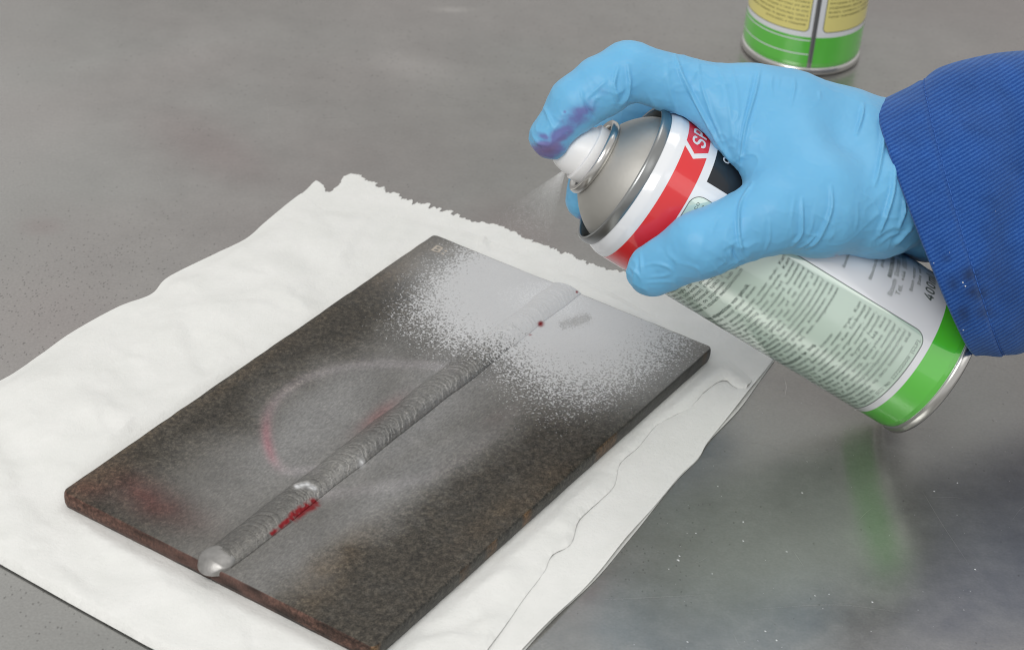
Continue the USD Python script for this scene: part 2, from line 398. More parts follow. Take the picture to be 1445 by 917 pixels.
towel = xform('paper_towel')
tag(towel, 'white absorbent paper towel with torn perforated far edge under the steel plate', 'paper towel')
under_right = np.array(right_edge)
un = np.array([CR[0], CR[1]]); un /= np.linalg.norm(un)
under_right = under_right + un * (0.0022 * (meshkit.noise(np.column_stack([under_right * 32, 0 * under_right[:, 0]]), 71) - 0.35))[:, None]
under_poly = Polygon([tuple(q) for q in under_right] + [tuple(bottom_poly.centroid.coords[0])]).buffer(0)
if under_poly.geom_type != 'Polygon':
    under_poly = max(under_poly.geoms, key=lambda g: g.area)
obj('under_layer', sheet(under_poly, lambda P, d: 0.00035 + 0.0001 * meshkit.noise(np.column_stack([P * 60, 0 * P[:, 0]]), 5), 0.0002, 0.004, 0.001), PAPER, towel, smooth=True)
obj('bottom_layer', sheet(bottom_poly, z_bottom, 0.0003, 0.0032), PAPER, towel, smooth=True)
obj('top_layer', sheet(top_poly, z_top, 0.00014, 0.0022, 0.001), PAPER, towel, smooth=True)

# ================================================================== THE WELDED PLATE
PT = PZ + 0.007
pc = np.array(plate_corners)
pu = pc[1] - pc[0]; PL = np.linalg.norm(pu); pu /= PL
pv = pc[3] - pc[0]; pv -= (pv @ pu) * pu; PW = np.linalg.norm(pv); pv /= PW

def plate_world(u, v, z):
    return pc[0] * [1, 1, 0] + np.multiply.outer(u, pu) + np.multiply.outer(v, pv) + np.multiply.outer(z, [0, 0, 1.0])

def uv_of(px, py):
    q = at(px, py, PT) - pc[0]
    return q @ pu, q @ pv

front = np.array([uv_of(*p) for p in ((405, 462), (450, 432), (510, 432), (560, 460), (640, 490), (700, 507), (745, 560), (790, 605), (850, 650), (900, 600))])
front = front[np.argsort(front[:, 1])]

def paint(P):
    """what has been sprayed on, rubbed in and rusted into the steel, read at the surface points"""
    x = proj(P)
    q = P - pc[0]
    u, v = q @ pu, q @ pv
    n1 = meshkit.fbm(np.column_stack([u * 26, v * 26, 0 * u]), 4, 7)
    n2 = meshkit.fbm(np.column_stack([u * 90, v * 90, 0 * u + 4]), 4, 17)
    n3 = meshkit.fbm(np.column_stack([u * 10, v * 60, 0 * u + 2]), 3, 27)
    tone = np.full((len(P), 3), 1.0) * np.array([0.165, 0.160, 0.150])
    tone *= (0.75 + 0.5 * n1)[:, None] * (0.8 + 0.4 * n2)[:, None]
    cold = np.maximum.reduce([blob(x, 440, 600, 150, 60, -40), blob(x, 590, 590, 170, 45, -40), blob(x, 560, 700, 150, 50, -38), 0.9 * blob(x, 620, 550, 150, 60, -38), 0.6 * blob(x, 420, 790, 110, 45, -35)])
    tone = tone * (1 - 0.7 * cold[:, None]) + cold[:, None] * 0.7 * np.array([0.30, 0.302, 0.305]) * (0.85 + 0.3 * n2)[:, None]
    # mill scale, dark and mottled, along both long edges
    um, vm = u / M_, v / M_
    n4 = meshkit.fbm(np.column_stack([u * 330, v * 330, 0 * u + 7]), 3, 37)
    wander = 26 * (n1 - 0.5)
    dark_l = sstep(40, 10, vm + wander) * sstep(228, 196, um)
    dark_r = sstep(94, 122, vm + 1.3 * wander - 0.05 * um) * sstep(215, 150, um + wander)
    dark_f = 0.6 * sstep(26, 6, um + 0.6 * wander) * sstep(64, 30, vm)
    dark = np.clip(np.maximum.reduce([dark_l, dark_r, dark_f]) * (0.35 + 0.75 * n2 + 0.55 * n4), 0, 1)
    tone = tone * (1 - 0.88 * dark[:, None]) + dark[:, None] * 0.88 * np.array([0.050, 0.045, 0.038]) * (0.5 + n4)[:, None]
    rust = np.maximum.reduce([blob(x, 130, 680, 60, 16, -30), 0.75 * blob(x, 200, 615, 140, 9, -35), 0.5 * blob(x, 330, 535, 160, 9, -35), 0.55 * blob(x, 440, 845, 60, 18, -35), 0.7 * blob(x, 470, 790, 80, 22, -40),
                              0.45 * blob(x, 710, 720, 90, 16, -40), 0.5 * blob(x, 760, 690, 60, 20, -38), 0.55 * blob(x, 560, 378, 55, 16, -34), 0.3 * blob(x, 600, 350, 40, 14, 0)])
    rust = np.clip(rust * (0.35 + 1.1 * n2), 0, 1) * 0.62
    tone = tone * (1 - rust[:, None]) + rust[:, None] * np.array([0.165, 0.125, 0.085])
    maroon = np.maximum(0.8 * blob(x, 215, 705, 70, 24, 25), 0.55 * blob(x, 130, 690, 40, 16, 0)) * (0.5 + 0.9 * n2)
    maroon = np.clip(maroon, 0, 1) * 0.8
    tone = tone * (1 - maroon[:, None]) + maroon[:, None] * np.array([0.135, 0.042, 0.038])
    # pale and pink rings left by the wiped penetrant
    ring_l, tl = polydist(x, spline([(446, 662), (405, 664), (384, 645), (376, 605), (386, 570), (430, 535), (500, 516), (580, 514), (640, 520)]))
    ring_r, tr = polydist(x, spline([(450, 700), (520, 690), (580, 680), (640, 655), (690, 620), (730, 580)]))
    ring = 0.28 * np.exp(-(ring_l / 7) ** 2) + 0.20 * np.exp(-(ring_r / 9) ** 2) * (1 - tr * 0.7)
    pink = 0.6 * np.exp(-(ring_l / 7) ** 2) * np.exp(-((tl - 0.33) / 0.13) ** 2)
    tone = tone + ring[:, None] * np.array([0.30, 0.27, 0.30]) * (0.6 + 0.8 * n2)[:, None]
    pk = np.clip(pink * (0.5 + n2), 0, 1)[:, None]
    tone = tone * (1 - pk) + pk * np.array([0.36, 0.14, 0.17])
    pink2 = np.maximum(0.5 * blob(x, 535, 585, 36, 9, -38), 0.06 * blob(x, 700, 590, 24, 10, -30))[:, None]
    tone = tone * (1 - pink2) + pink2 * np.array([0.27, 0.11, 0.11])
    # penetrant bleeding from the toe of the weld
    toe = np.exp(-(polydist(x, [(384, 752), (408, 733), (430, 718), (446, 709)])[0] / 4.5) ** 2)
    wide = np.exp(-(polydist(x, [(414, 728), (444, 710)])[0] / 8) ** 2)
    red = np.clip(1.7 * np.maximum(toe * 0.8, wide) * (0.35 + 1.0 * meshkit.noise(np.column_stack([u * 900, v * 900, 0 * u]), 3)) - 0.25, 0, 1)
    red = np.maximum(red, np.exp(-(np.hypot(x[:, 0] - 763, x[:, 1] - 457) / 4.4) ** 4))
    for rx, ry, rr in ((814, 412, 1.8), (748, 472, 1.5)):
        red = np.maximum(red, np.exp(-(np.hypot(x[:, 0] - rx, x[:, 1] - ry) / rr) ** 4))
    # white developer: a mist with a spattered front
    uf = np.interp(v, front[:, 1], front[:, 0])
    into = (u - uf) / M_
    level = np.interp(v / M_, [0, 14, 30, 46, 62, 80, 95, 112, 130, 147], [0.07, 0.28, 0.56, 0.88, 1.0, 1.0, 0.88, 0.60, 0.38, 0.14])
    near_far = np.interp(u / M_, [195, 230, 251], [1.06, 0.86, 0.60]) + 0.3 * np.exp(-((v / M_ - 72) / 22) ** 2) * sstep(215, 250, u / M_)
    spat = np.clip(sstep(-58, 62, into), 0, 1) * (0.5 + 0.5 * level)
    spat = np.where(into < -58, 0, spat)
    mist = 0.86 * sstep(-6, 58, into) * level * np.clip(near_far, 0, 1.0)
    away = sstep(0, 60, into - 25) * sstep(35, 5, np.abs(v / M_ - 72) - 40)
    spat = spat * np.interp(v / M_, [0, 10, 30, 110, 135, 147], [0.35, 0.6, 1, 1, 0.8, 0.5])
    smear = np.exp(-(polydist(x, [(795, 458), (812, 454), (827, 449)])[0] / 9.5) ** 2.2) * (0.55 + 0.7 * n2)
    mist = mist * (1 - 0.35 * smear); spat = spat * (1 - 0.72 * smear)
    white = np.exp(-(polydist(x, [(418, 686), (432, 683), (444, 689)])[0] / 3.5) ** 2) * 0.6 + np.exp(-(np.hypot(x[:, 0] - 509, x[:, 1] - 653) / 5) ** 2) * .6
    white = np.clip(white * (0.3 + 1.3 * meshkit.noise(np.column_stack([u * 1200, v * 700, 0 * u]), 5)), 0, 1)
    return {'tone': np.clip(tone, 0.01, 1), 'red': red, 'mist': np.clip(mist, 0, 1), 'spat': np.clip(spat, 0, 1), 'chalk': white, 'grime': np.clip(0.16 + 0.75 * np.maximum(np.maximum(dark_l, dark_r), np.maximum(dark_f, rust)), 0, 0.9)}

def plate_material(name, metal, rough, bumpd, gain=1.0, ripple=False):
    n = {
        'tc': ('texture_coordinate', {}),
        'tone': ('attribute', {'attribute': 'tone'}), 'red': ('attribute', {'attribute': 'red'}), 'mist': ('attribute', {'attribute': 'mist'}),
        'spat': ('attribute', {'attribute': 'spat'}), 'chalk': ('attribute', {'attribute': 'chalk'}),
        'turn': ('mapping', {'rotation': (0, 0, -1.045)}), 'brush': ('mapping', {'scale': (0.42, 1.0, 1.0)}),
        'n1': ('noise_texture', {'scale': 1500, 'detail': 3, 'roughness': 0.65}),
        'r1': ('rgb_ramp', {'ramp': [(0.28, (0.74 * gain,) * 3), (0.72, (1.26 * gain,) * 3)]}),
        'mul0': ('mix_color', {'blend_type': 'multiply', 'fac': 1.0, 'use_clamp_result': False}),
        'grime': ('attribute', {'attribute': 'grime'}),
        'n5': ('noise_texture', {'scale': 620, 'detail': 6, 'roughness': 0.78}),
        'r5': ('rgb_ramp', {'ramp': [(0.34, (0.25, 0.245, 0.24)), (0.5, (0.85, 0.82, 0.76)), (0.68, (2.1, 1.98, 1.76))]}),
        'mul': ('mix_color', {'blend_type': 'multiply', 'fac': 1.0, 'use_clamp_result': False}),
        'n2': ('noise_texture', {'scale': 1050, 'detail': 3.5, 'roughness': 0.66}),
        'sp': ('math', {'math_type': 'multiply_add', 'value2': 0.62}),
        'th': ('map_range', {'from_min': 0.79, 'from_max': 0.865, 'to_min': 0.0, 'to_max': 1.0, 'clamp': True}),
        'n3': ('noise_texture', {'scale': 2200, 'detail': 2}),
        'mf': ('math', {'math_type': 'multiply', 'use_clamp': True}),
        'mr': ('map_range', {'from_min': 0.2, 'from_max': 0.8, 'to_min': 0.5, 'to_max': 1.3, 'clamp': True}),
        'spm': ('math', {'math_type': 'multiply', 'value2': 0.66}),
        'mx': ('math', {'math_type': 'maximum'}),
        'mx2': ('math', {'math_type': 'maximum', 'use_clamp': True}),
        'cw': ('mix_color', {'blend_type': 'mix', 'b': (0.75, 0.76, 0.775)}),
        'cr': ('mix_color', {'blend_type': 'mix', 'b': (0.21, 0.014, 0.018)}),
        'met': ('map_range', {'from_min': 0.0, 'from_max': 0.6, 'to_min': metal, 'to_max': 0.0, 'clamp': True}),
        'rou': ('map_range', {'from_min': 0.0, 'from_max': 0.6, 'to_min': rough, 'to_max': 0.9, 'clamp': True}),
        'b': ('bump', {'strength': 1.0, 'distance': bumpd}),
        'p': ('principled_bsdf', {'specular_ior_level': 0.4}),
    }
    l = [('tc.object', 'turn.vector'), ('turn.vector', 'brush.vector'), ('brush.vector', 'n1.vector'), ('n1.fac', 'r1.fac'), ('tone.color', 'mul0.a'), ('r1.color', 'mul0.b'), ('mul0.result', 'mul.a'), ('tc.object', 'n5.vector'), ('n5.fac', 'r5.fac'), ('r5.color', 'mul.b'), ('grime.fac', 'mul.fac'), ('tc.object', 'n2.vector'), ('tc.object', 'n3.vector'),
         ('spat.fac', 'sp.value1'), ('n2.fac', 'sp.value3'), ('sp.value', 'th.value'), ('n3.fac', 'mr.value'), ('mist.fac', 'mf.value1'), ('mr.result', 'mf.value2'),
         ('th.result', 'spm.value1'), ('spm.value', 'mx.value1'), ('mf.value', 'mx.value2'), ('mx.value', 'mx2.value1'), ('chalk.fac', 'mx2.value2'),
         ('mx2.value', 'cw.fac'), ('mul.result', 'cw.a'), ('cw.result', 'cr.a'), ('red.fac', 'cr.fac'), ('cr.result', 'p.base_color'),
         ('mx2.value', 'met.value'), ('met.result', 'p.metallic'), ('mx2.value', 'rou.value'), ('rou.result', 'p.roughness'),
         ('n1.fac', 'b.height'), ('b.normal', 'p.normal')]
    return nodes_material(name, n, l, surface='p.BSDF')

STEEL = plate_material('mill_scale_steel', 0.55, 0.46, 0.00010)
BEAD = plate_material('weld_metal', 0.75, 0.38, 0.00012, gain=1.1)

def plate_half(v0, v1, rim, round_left, round_right):
    """one of the two plates: a fine top, softened arrises, four sides and an underside"""
    nu, nv = int(PL / 0.0008), int((v1 - v0) / 0.0008)
    u, v = np.meshgrid(np.linspace(0, PL, nu), np.linspace(v0, v1, nv), indexing='ij')
    u, v = u.ravel(), v.ravel()
    idx = np.arange(nu * nv).reshape(nu, nv)
    loop = np.concatenate([idx[:-1, 0], idx[-1, :-1], idx[:0:-1, -1], idx[0, :0:-1]])
    edge = np.minimum.reduce([u, PL - u, v - v0, v1 - v])
    z = np.full(len(u), PT)
    z -= 0.0006 * np.exp(-np.minimum(u, PL - u) / 0.0012) * (0.3 + meshkit.noise(np.column_stack([u * 90, v * 90, 0 * u]), 3)) * 0.6
    outer = np.minimum(v, PW - v)
    z -= 0.0005 * np.exp(-outer / 0.0010) * (0.3 + meshkit.noise(np.column_stack([u * 110, v * 90, 0 * u + 5]), 6)) * 0.7
    # round the two outer corners in plan
    R = 0.005
    for cu, cv, su, sv, r in ((0, 0, 1, 1, 0.0024), (PL, 0, -1, 1, 0.0016), (0, PW, 1, -1, 0.002), (PL, PW, -1, -1, 0.0018)):
        du, dv = (u - cu) * su, (v - cv) * sv
        k = (du < r) & (dv < r) & (du > -1e-9) & (dv > -1e-9)
        a, b = r - du[k], r - dv[k]
        m = np.maximum(a, b); q = np.hypot(a, b)
        s = np.where(q > 0, m / np.maximum(q, 1e-12), 1)
        u[k] = cu + su * (r - a * s); v[k] = cv + sv * (r - b * s)
    P = plate_world(u, v, z)
    lu, lv = u[loop], v[loop]
    nx = np.stack([np.roll(lv, -1) - np.roll(lv, 1), -(np.roll(lu, -1) - np.roll(lu, 1))], -1)
    nx /= np.linalg.norm(nx, axis=1, keepdims=True)
    if ((lu - PL / 2) * nx[:, 0]).sum() < 0:
        nx = -nx
    rings = [P]
    wob = meshkit.noise(np.column_stack([lu * 160, lv * 160, 0 * lu]), 9)
    for out, dz in ((0.0005, -0.0004), (0.0008, -0.0012), (0.0009, -0.0030), (0.0007, -0.0052), (0.0002, -0.0069)):
        o = out * (0.7 + 0.6 * wob)
        rings.append(plate_world(lu + nx[:, 0] * o, lv + nx[:, 1] * o, z[loop] * 0 + PT + dz * (PT - PZ) / 0.007))
    Vx = np.vstack(rings); n = len(loop)
    f = [tri(grid_faces(nu, nv))]
    prev = loop
    base = nu * nv
    nxt_i = (np.arange(n) + 1) % n
    for k in range(5):
        cur = base + k * n + np.arange(n)
        f.append(np.vstack([np.column_stack([prev, cur, cur[nxt_i]]), np.column_stack([prev, cur[nxt_i], prev[nxt_i]])]))
        prev = cur
    c = len(Vx)
    Vx = np.vstack([Vx, plate_world(np.array([lu.mean()]), np.array([lv.mean()]), np.array([PZ]))])
    f.append(np.column_stack([prev, np.full(n, c), prev[nxt_i]]))
    F = np.vstack(f)
    m = trimesh.Trimesh(Vx, F, process=False)
    if m.volume < 0:
        F = F[:, ::-1]
    pv_ = paint(Vx)
    side = np.zeros(len(Vx)); side[nu * nv:] = 1
    q = (Vx - pc[0])
    uu, vv = q @ pu, q @ pv
    nn = meshkit.fbm(np.column_stack([uu * 120, vv * 120, Vx[:, 2] * 500]), 3, 3)
    fs = side * np.exp(-((uu + 0.0005) / 0.0012) ** 2)
    rs = side * np.exp(-((vv - PW - 0.0005) / 0.0012) ** 2)
    t = pv_['tone']
    t = np.where((fs > 0.3)[:, None], (np.array([0.105, 0.052, 0.042]) * sstep(0.15, 0.70, nn + 0.25 * np.exp(-(vv / 0.05) ** 2))[:, None] + np.array([0.038, 0.030, 0.027])) * (0.6 + 0.7 * nn)[:, None], t)
    orange = 0.7 * np.clip(4 * (meshkit.noise(np.column_stack([uu * 90, 0 * uu, 0 * uu]), 31) - 0.86), 0, 1)[:, None]
    t = np.where((rs > 0.3)[:, None], np.array([0.065, 0.064, 0.061]) * (0.7 + 0.6 * nn)[:, None] * (1 - orange) + orange * np.array([0.30, 0.15, 0.05]), t)
    pv_['tone'] = t
    for k in ('mist', 'spat'):
        pv_[k] = pv_[k] * (1 - 0.85 * side)
    return Vx, F, pv_

plate = xform('welded_steel_plate', matrix=None)
tag(plate, 'dark welded steel test plate partly sprayed white, lying on the paper towel', 'steel plate')
vmid = uv_of(560, 600)[1]
VM = 0.0723
for a, b in ((0.0, VM - 0.0005), (VM + 0.0005, PW)):
    Vx, F, pr = plate_half(a, b, 0, True, True)
    p_ = obj('steel_half', (Vx, F), STEEL, plate, smooth=True, primvars=pr)

# the weld bead: overlapping crescents frozen into the metal
nu, nv = 760, 57
uu = np.linspace(0.0035, PL + 0.0003, nu); tt = np.linspace(-1, 1, nv)
U, T = np.meshgrid(uu, tt, indexing='ij')
wid = 0.0072 + 0.0014 * (meshkit.fbm(np.stack([U * 55, np.sign(T) * 3, 0 * U], -1), 3, 3) - 0.5)
top = 0.0022 + 0.0009 * (meshkit.fbm(np.stack([U * 26, 0 * U, 0 * U], -1), 3, 13) - 0.5)
top = top * (1 - 0.22 * sstep(PL - 0.010, PL, U))
Z = top * np.clip(1 - np.abs(T) ** 2.1, 0, 1) ** 0.92
def ripples(lo_, hi_, seed, bow):
    """frozen ripples of uneven spacing: (0 at a ripple's crest .. 1 at the next, how strong each one is)"""
    g = np.random.default_rng(seed)
    e = np.cumsum(g.uniform(lo_, hi_, 700)) - 0.03
    x = U + (bow + 0.003 * (meshkit.noise(np.stack([U * 60, 0 * U, 0 * U], -1), seed) - 0.5)) * T ** 2 + 0.0012 * T * (meshkit.noise(np.stack([U * 40, 0 * U, 0 * U + 3], -1), seed) - 0.5)
    x = x + 0.0022 * (meshkit.fbm(np.stack([U * 210, T * 2.6, 0 * U], -1), 4, seed + 1) - 0.5)
    k = np.clip(np.searchsorted(e, x), 1, len(e) - 1)
    return (x - e[k - 1]) / (e[k] - e[k - 1]), g.uniform(0, 1, 701)[k] ** 1.6
saw, irregular = ripples(0.0009, 0.0036, 5, 0.0052)
saw2, irr2 = ripples(0.0004, 0.0016, 9, 0.0040)
patchy = sstep(0.35, 0.6, meshkit.fbm(np.stack([U * 60, T * 1.2, 0 * U], -1), 3, 61))
Z += (0.00040 * irregular * (1 - saw) ** 1.5 + 0.00010 * irr2 * (1 - saw2) * patchy - 0.0001) * np.clip(1.15 - T ** 2, 0, 1)
Z += 0.00022 * (meshkit.fbm(np.stack([U * 600, T * 4, 0 * U], -1), 3, 41) - 0.5) * (1 - T ** 4)
bead_v = plate_world(U.ravel(), (VM + wid * T).ravel(), (PT + np.where(np.abs(T) > 0.999, -0.0006, Z)).ravel())
bp = paint(bead_v)
bx_ = proj(bead_v)
bp['grime'] = bp['grime'] * 0 + 0.25
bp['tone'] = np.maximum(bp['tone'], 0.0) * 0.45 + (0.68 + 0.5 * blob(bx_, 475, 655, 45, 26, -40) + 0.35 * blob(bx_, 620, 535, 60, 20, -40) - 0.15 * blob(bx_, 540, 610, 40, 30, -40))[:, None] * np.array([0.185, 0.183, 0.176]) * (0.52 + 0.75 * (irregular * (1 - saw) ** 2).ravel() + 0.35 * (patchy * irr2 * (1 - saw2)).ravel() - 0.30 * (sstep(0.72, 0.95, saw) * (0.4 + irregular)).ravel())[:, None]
bp['red'] = bp['red'] * (T.ravel() > 0.55)
bp['mist'] = bp['mist'] * (0.70 + 0.22 * (1 - saw.ravel()))
pts_end = np.arange((nu - 1) * nv, nu * nv)
bead = obj('weld_bead', (bead_v, tri(grid_faces(nu, nv))), BEAD, plate, smooth=True, primvars=bp)
# rounded silver stop of the bead hanging a little over the front edge
CAP = plain('bright_weld_metal', (0.36, 0.352, 0.34), 0.45, 1.0, var=0.18, vscale=300, bump=0.00010, bscale=320)
nr, na = 26, 64
rr, aa = np.meshgrid(np.linspace(0, 1, nr), np.arange(na) * 2 * np.pi / na, indexing='ij')
wob = 1 + 0.09 * (meshkit.noise(np.stack([np.cos(aa) * 1.4 + 5, np.sin(aa) * 1.4, 0 * aa], -1), 3) - 0.5)
cu_, cv_ = 0.0040 + 0.0078 * rr * np.cos(aa) * wob, VM - 0.0006 + 0.0074 * rr * np.sin(aa) * wob
cz = PT + 0.0029 * np.sqrt(np.clip(1 - rr ** 2.2, 0, 1)) - 0.0004
cz = cz - 0.0022 * np.clip((0.0005 - cu_) / 0.004, 0, 1) ** 1.2
cz = np.where(rr > 0.999, PT - 0.0008 - 0.0014 * (cu_ < 0), cz)
cz += 0.00010 * (meshkit.fbm(np.stack([cu_ * 500, cv_ * 500, 0 * cu_], -1), 3, 8) - 0.5) * (rr < 0.98)
obj('weld_stop', (plate_world(cu_.ravel(), cv_.ravel(), cz.ravel()), tri(grid_faces(nr, na, True))[:, ::-1] if False else tri(grid_faces(nr, na, True))), CAP, bead, smooth=True)

# ------------------------------------------------------------------ lettering
GLYPH = {}
def glyph(c, bold):
    k = (c, bold)
    if k not in GLYPH:
        m = meshkit.text_mesh(c, 1.0, 0.5, bold)
        keep = m.face_normals[:, 2] > 0.9
        f = m.faces[keep]; v = m.vertices.copy(); v[:, 2] = 0
        used = np.unique(f); re = np.full(len(v), -1); re[used] = np.arange(len(used))
        x0 = v[used, 0].min()
        v = v[used]; v[:, 0] -= x0
        GLYPH[k] = (v, re[f], v[:, 0].max())
    return GLYPH[k]

def set_line(text, bold=False, gap=0.2, space=0.85):
    """a line of type with capitals 1 high: (vertices, faces, width)"""
    V_, F_, x, n = [], [], 0.0, 0
    for c in text:
        if c == ' ':
            x += space; continue
        v, f, w = glyph(c, bold)
        V_.append(v + [x, 0, 0]); F_.append(f + n); n += len(v); x += w + gap
    return np.vstack(V_), np.vstack(F_), x - gap

# ================================================================== SPRAY CANS
CAN_R, CAN_H = 0.0325, 0.1542

def can_r(z):
    return np.interp(z, [0, 0.0040, 0.0052, 0.0070, CAN_H - 0.0085, CAN_H - 0.0060, CAN_H - 0.0035, CAN_H - 0.001],
                     [0.0318, 0.0318, 0.0322, CAN_R, CAN_R, 0.0323, 0.0314, 0.0301])

def bend(xy, z0, off, th0=0.0):
    """flat print (arc length, height) wrapped on the can"""
    th = th0 + xy[:, 0] / CAN_R
    r = can_r(xy[:, 1]) + off
    return np.stack([r * np.cos(th), r * np.sin(th), xy[:, 1]], -1)

def patch(poly, off=0.00006, size=0.0018):
    v, f = trimesh.creation.triangulate_polygon(poly, engine='earcut')
    v, f = trimesh.remesh.subdivide_to_size(np.column_stack([v, 0 * v[:, 0]]), f, size, max_iter=12)
    m = trimesh.Trimesh(v, f, process=False); m.merge_vertices()
    v, f = np.array(m.vertices), np.array(m.faces)
    flip = np.cross(v[f[:, 1]] - v[f[:, 0]], v[f[:, 2]] - v[f[:, 0]])[:, 2] < 0
    f[flip] = f[flip][:, ::-1]
    return bend(v[:, :2], 0, off), f

def arc(deg):
    return math.radians(deg) * CAN_R

def rounded(x0, y0, x1, y1, r):
    return box(x0 + r, y0 + r, x1 - r, y1 - r).buffer(r, quad_segs=8)

def text_block(lines, off=0.00013):
    """lines: (text, start deg or None, end deg or None, baseline height, cap height, bold); both ends given = justified"""
    V_, F_, n = [], [], 0
    for text, a, b, base, cap, bold in lines:
        if a is not None and b is not None and len(text) > 50 and len(text.split(' ')[-1]) < 40:        # the line's beginning lies round the back of the can
            text = ' '.join(text.split(' ')[next(i for i in range(40) if len(' '.join(text.split(' ')[i:])) <= 50):])
        v, f, w = set_line(text, bold)
        sx = cap
        if a is not None and b is not None:
            sx = (arc(b) - arc(a)) / w
        x0 = arc(a) if a is not None else arc(b) - w * sx
        p = np.column_stack([x0 + v[:, 0] * sx, base + v[:, 1] * cap])
        V_.append(bend(p, 0, off)); F_.append(f + n); n += len(v)
    return np.vstack(V_), np.vstack(F_)

def z_of(s):                                 # distance below the top rim (mm) -> height above the can's base
    return CAN_H - s * M_

def can_shell(t, actuator=True):
    zt = CAN_H
    zs = np.concatenate([np.linspace(0.0042, 0.009, 8), np.linspace(0.011, zt - 0.010, 30), np.linspace(zt - 0.009, zt - 0.0012, 12)])
    obj('body', lathe([(can_r(z), z) for z in zs]), WHITE_PRINT, t, smooth=True)
    seam = [(0.0292, 0.0016), (0.0312, 0.0000), (0.0322, 0.0000), (0.0329, 0.0006), (0.03305, 0.0015), (0.0330, 0.0032), (0.0325, 0.0041), (0.0317, 0.0044)]
    obj('bottom_rim', lathe(seam), TIN_BRIGHT, t, smooth=50)
    dome = [(0.0, 0.0105)] + [(0.0292 * math.sin(a), 0.0016 + 0.0089 * math.cos(a) ** 1.2 if math.cos(a) > 0 else 0.0016) for a in np.linspace(0.12, math.pi / 2, 14)]
    obj('base_dome', lathe(dome), TIN, t, smooth=True)
    # crimped seam where the conical top joins the body: grey outside, bright at its lip, hollow inside
    rim = [(0.0300, zt - 0.0022), (0.0309, zt - 0.0020), (0.03125, zt - 0.0010), (0.03125, zt + 0.0012), (0.0310, zt + 0.0020), (0.0304, zt + 0.0024), (0.0297, zt + 0.0022), (0.0293, zt + 0.0014), (0.0291, zt - 0.0010), (0.0287, zt - 0.0028)]
    obj('top_rim', lathe(rim), TIN_GREY, t, smooth=40)
    cone = [(0.0287, zt - 0.0030), (0.0283, zt - 0.0034), (0.0279, zt - 0.0026), (0.0274, zt - 0.0008)]
    for k in np.linspace(0, 1, 18)[1:]:
        a = k * 1.15
        cone.append((0.0274 - (0.0274 - 0.0148) * (0.45 * k + 0.55 * (1 - math.cos(a)) / (1 - math.cos(1.15))), zt - 0.0008 + 0.0138 * (0.55 * k + 0.45 * math.sin(a) / math.sin(1.15))))
    obj('cone', lathe(cone), TIN, t, smooth=40)
    zc = zt + 0.0128
    cup = [(0.0146, zc - 0.0004), (0.0158, zc - 0.0003), (0.0164, zc + 0.0005), (0.01662, zc + 0.0016), (0.0164, zc + 0.0029), (0.0158, zc + 0.0034), (0.0149, zc + 0.0035), (0.0139, zc + 0.0029), (0.0135, zc + 0.0018), (0.0133, zc - 0.001), (0.0122, zc - 0.0022), (0.006, zc - 0.0022), (0.0, zc - 0.0020)]
    obj('valve_cup', lathe(cup), TIN_BRIGHT, t, smooth=True)
    if actuator:
        n = 128
        prof = [(0.0110, zc - 0.0020), (0.0122, zc + 0.0005), (0.0123, zc + 0.0060), (0.0120, zc + 0.0064), (0.0109, zc + 0.0064), (0.0106, zc + 0.0067), (0.0105, zc + 0.0076), (0.0100, zc + 0.0092), (0.0094, zc + 0.0112), (0.0086, zc + 0.0128), (0.0074, zc + 0.0141), (0.0055, zc + 0.0151), (0.003, zc + 0.0156), (0.0, zc + 0.0157)]
        v, f = lathe(prof, n)
        th = np.arctan2(v[:, 1], v[:, 0])
        lean = np.clip((v[:, 2] - (zc + 0.0056)) / 0.009, 0, 1)
        l = v[:, 1].copy()
        v[:, 2] -= lean * 0.30 * l                                   # the finger rest slopes
        # the front carries a lip that leans out over the jet
        frontness = np.clip(-np.sin(th), 0, 1) ** 3
        v[:, 1] -= frontness * 0.0016 * sstep(0.004, 0.0105, v[:, 2] - zc) * (np.hypot(v[:, 0], v[:, 1]) > 0.006)
        a = obj('spray_button', (v, f), WHITE_PLASTIC, t, smooth=42)
        ins = trimesh.creation.cylinder(radius=0.0016, height=0.0010, sections=28)
        ins.apply_transform(trimesh.transformations.rotation_matrix(math.pi / 2, [1, 0, 0]))
        ins.apply_translation([0, -0.0102, zc + 0.0092])
        obj('jet_orifice', ins, DARK, a)
    return zt

# ---- the can in the hand
CAN_C = np.array([0.03956732, 0.81589311, 0.10477034])      # centre of its top rim
CAN_A = np.array([0.8852242, -0.05167516, -0.46228541]); CAN_A /= np.linalg.norm(CAN_A)
cn = -(CAN_C - EYE); cn -= (cn @ CAN_A) * CAN_A; cn /= np.linalg.norm(cn)
cs = -np.cross(CAN_A, cn)
can_base = CAN_C + CAN_A * CAN_H
held = xform('spray_can', matrix=gfm(cn, cs, -CAN_A, can_base))
tag(held, 'tilted white aerosol can with red band, held in the gloved hand and spraying', 'spray can', 'aerosol spray cans')
can_shell(held)

def arcpoly(pts):                            # (deg, s mm)
    return Polygon([(arc(d), z_of(s)) for d, s in pts])

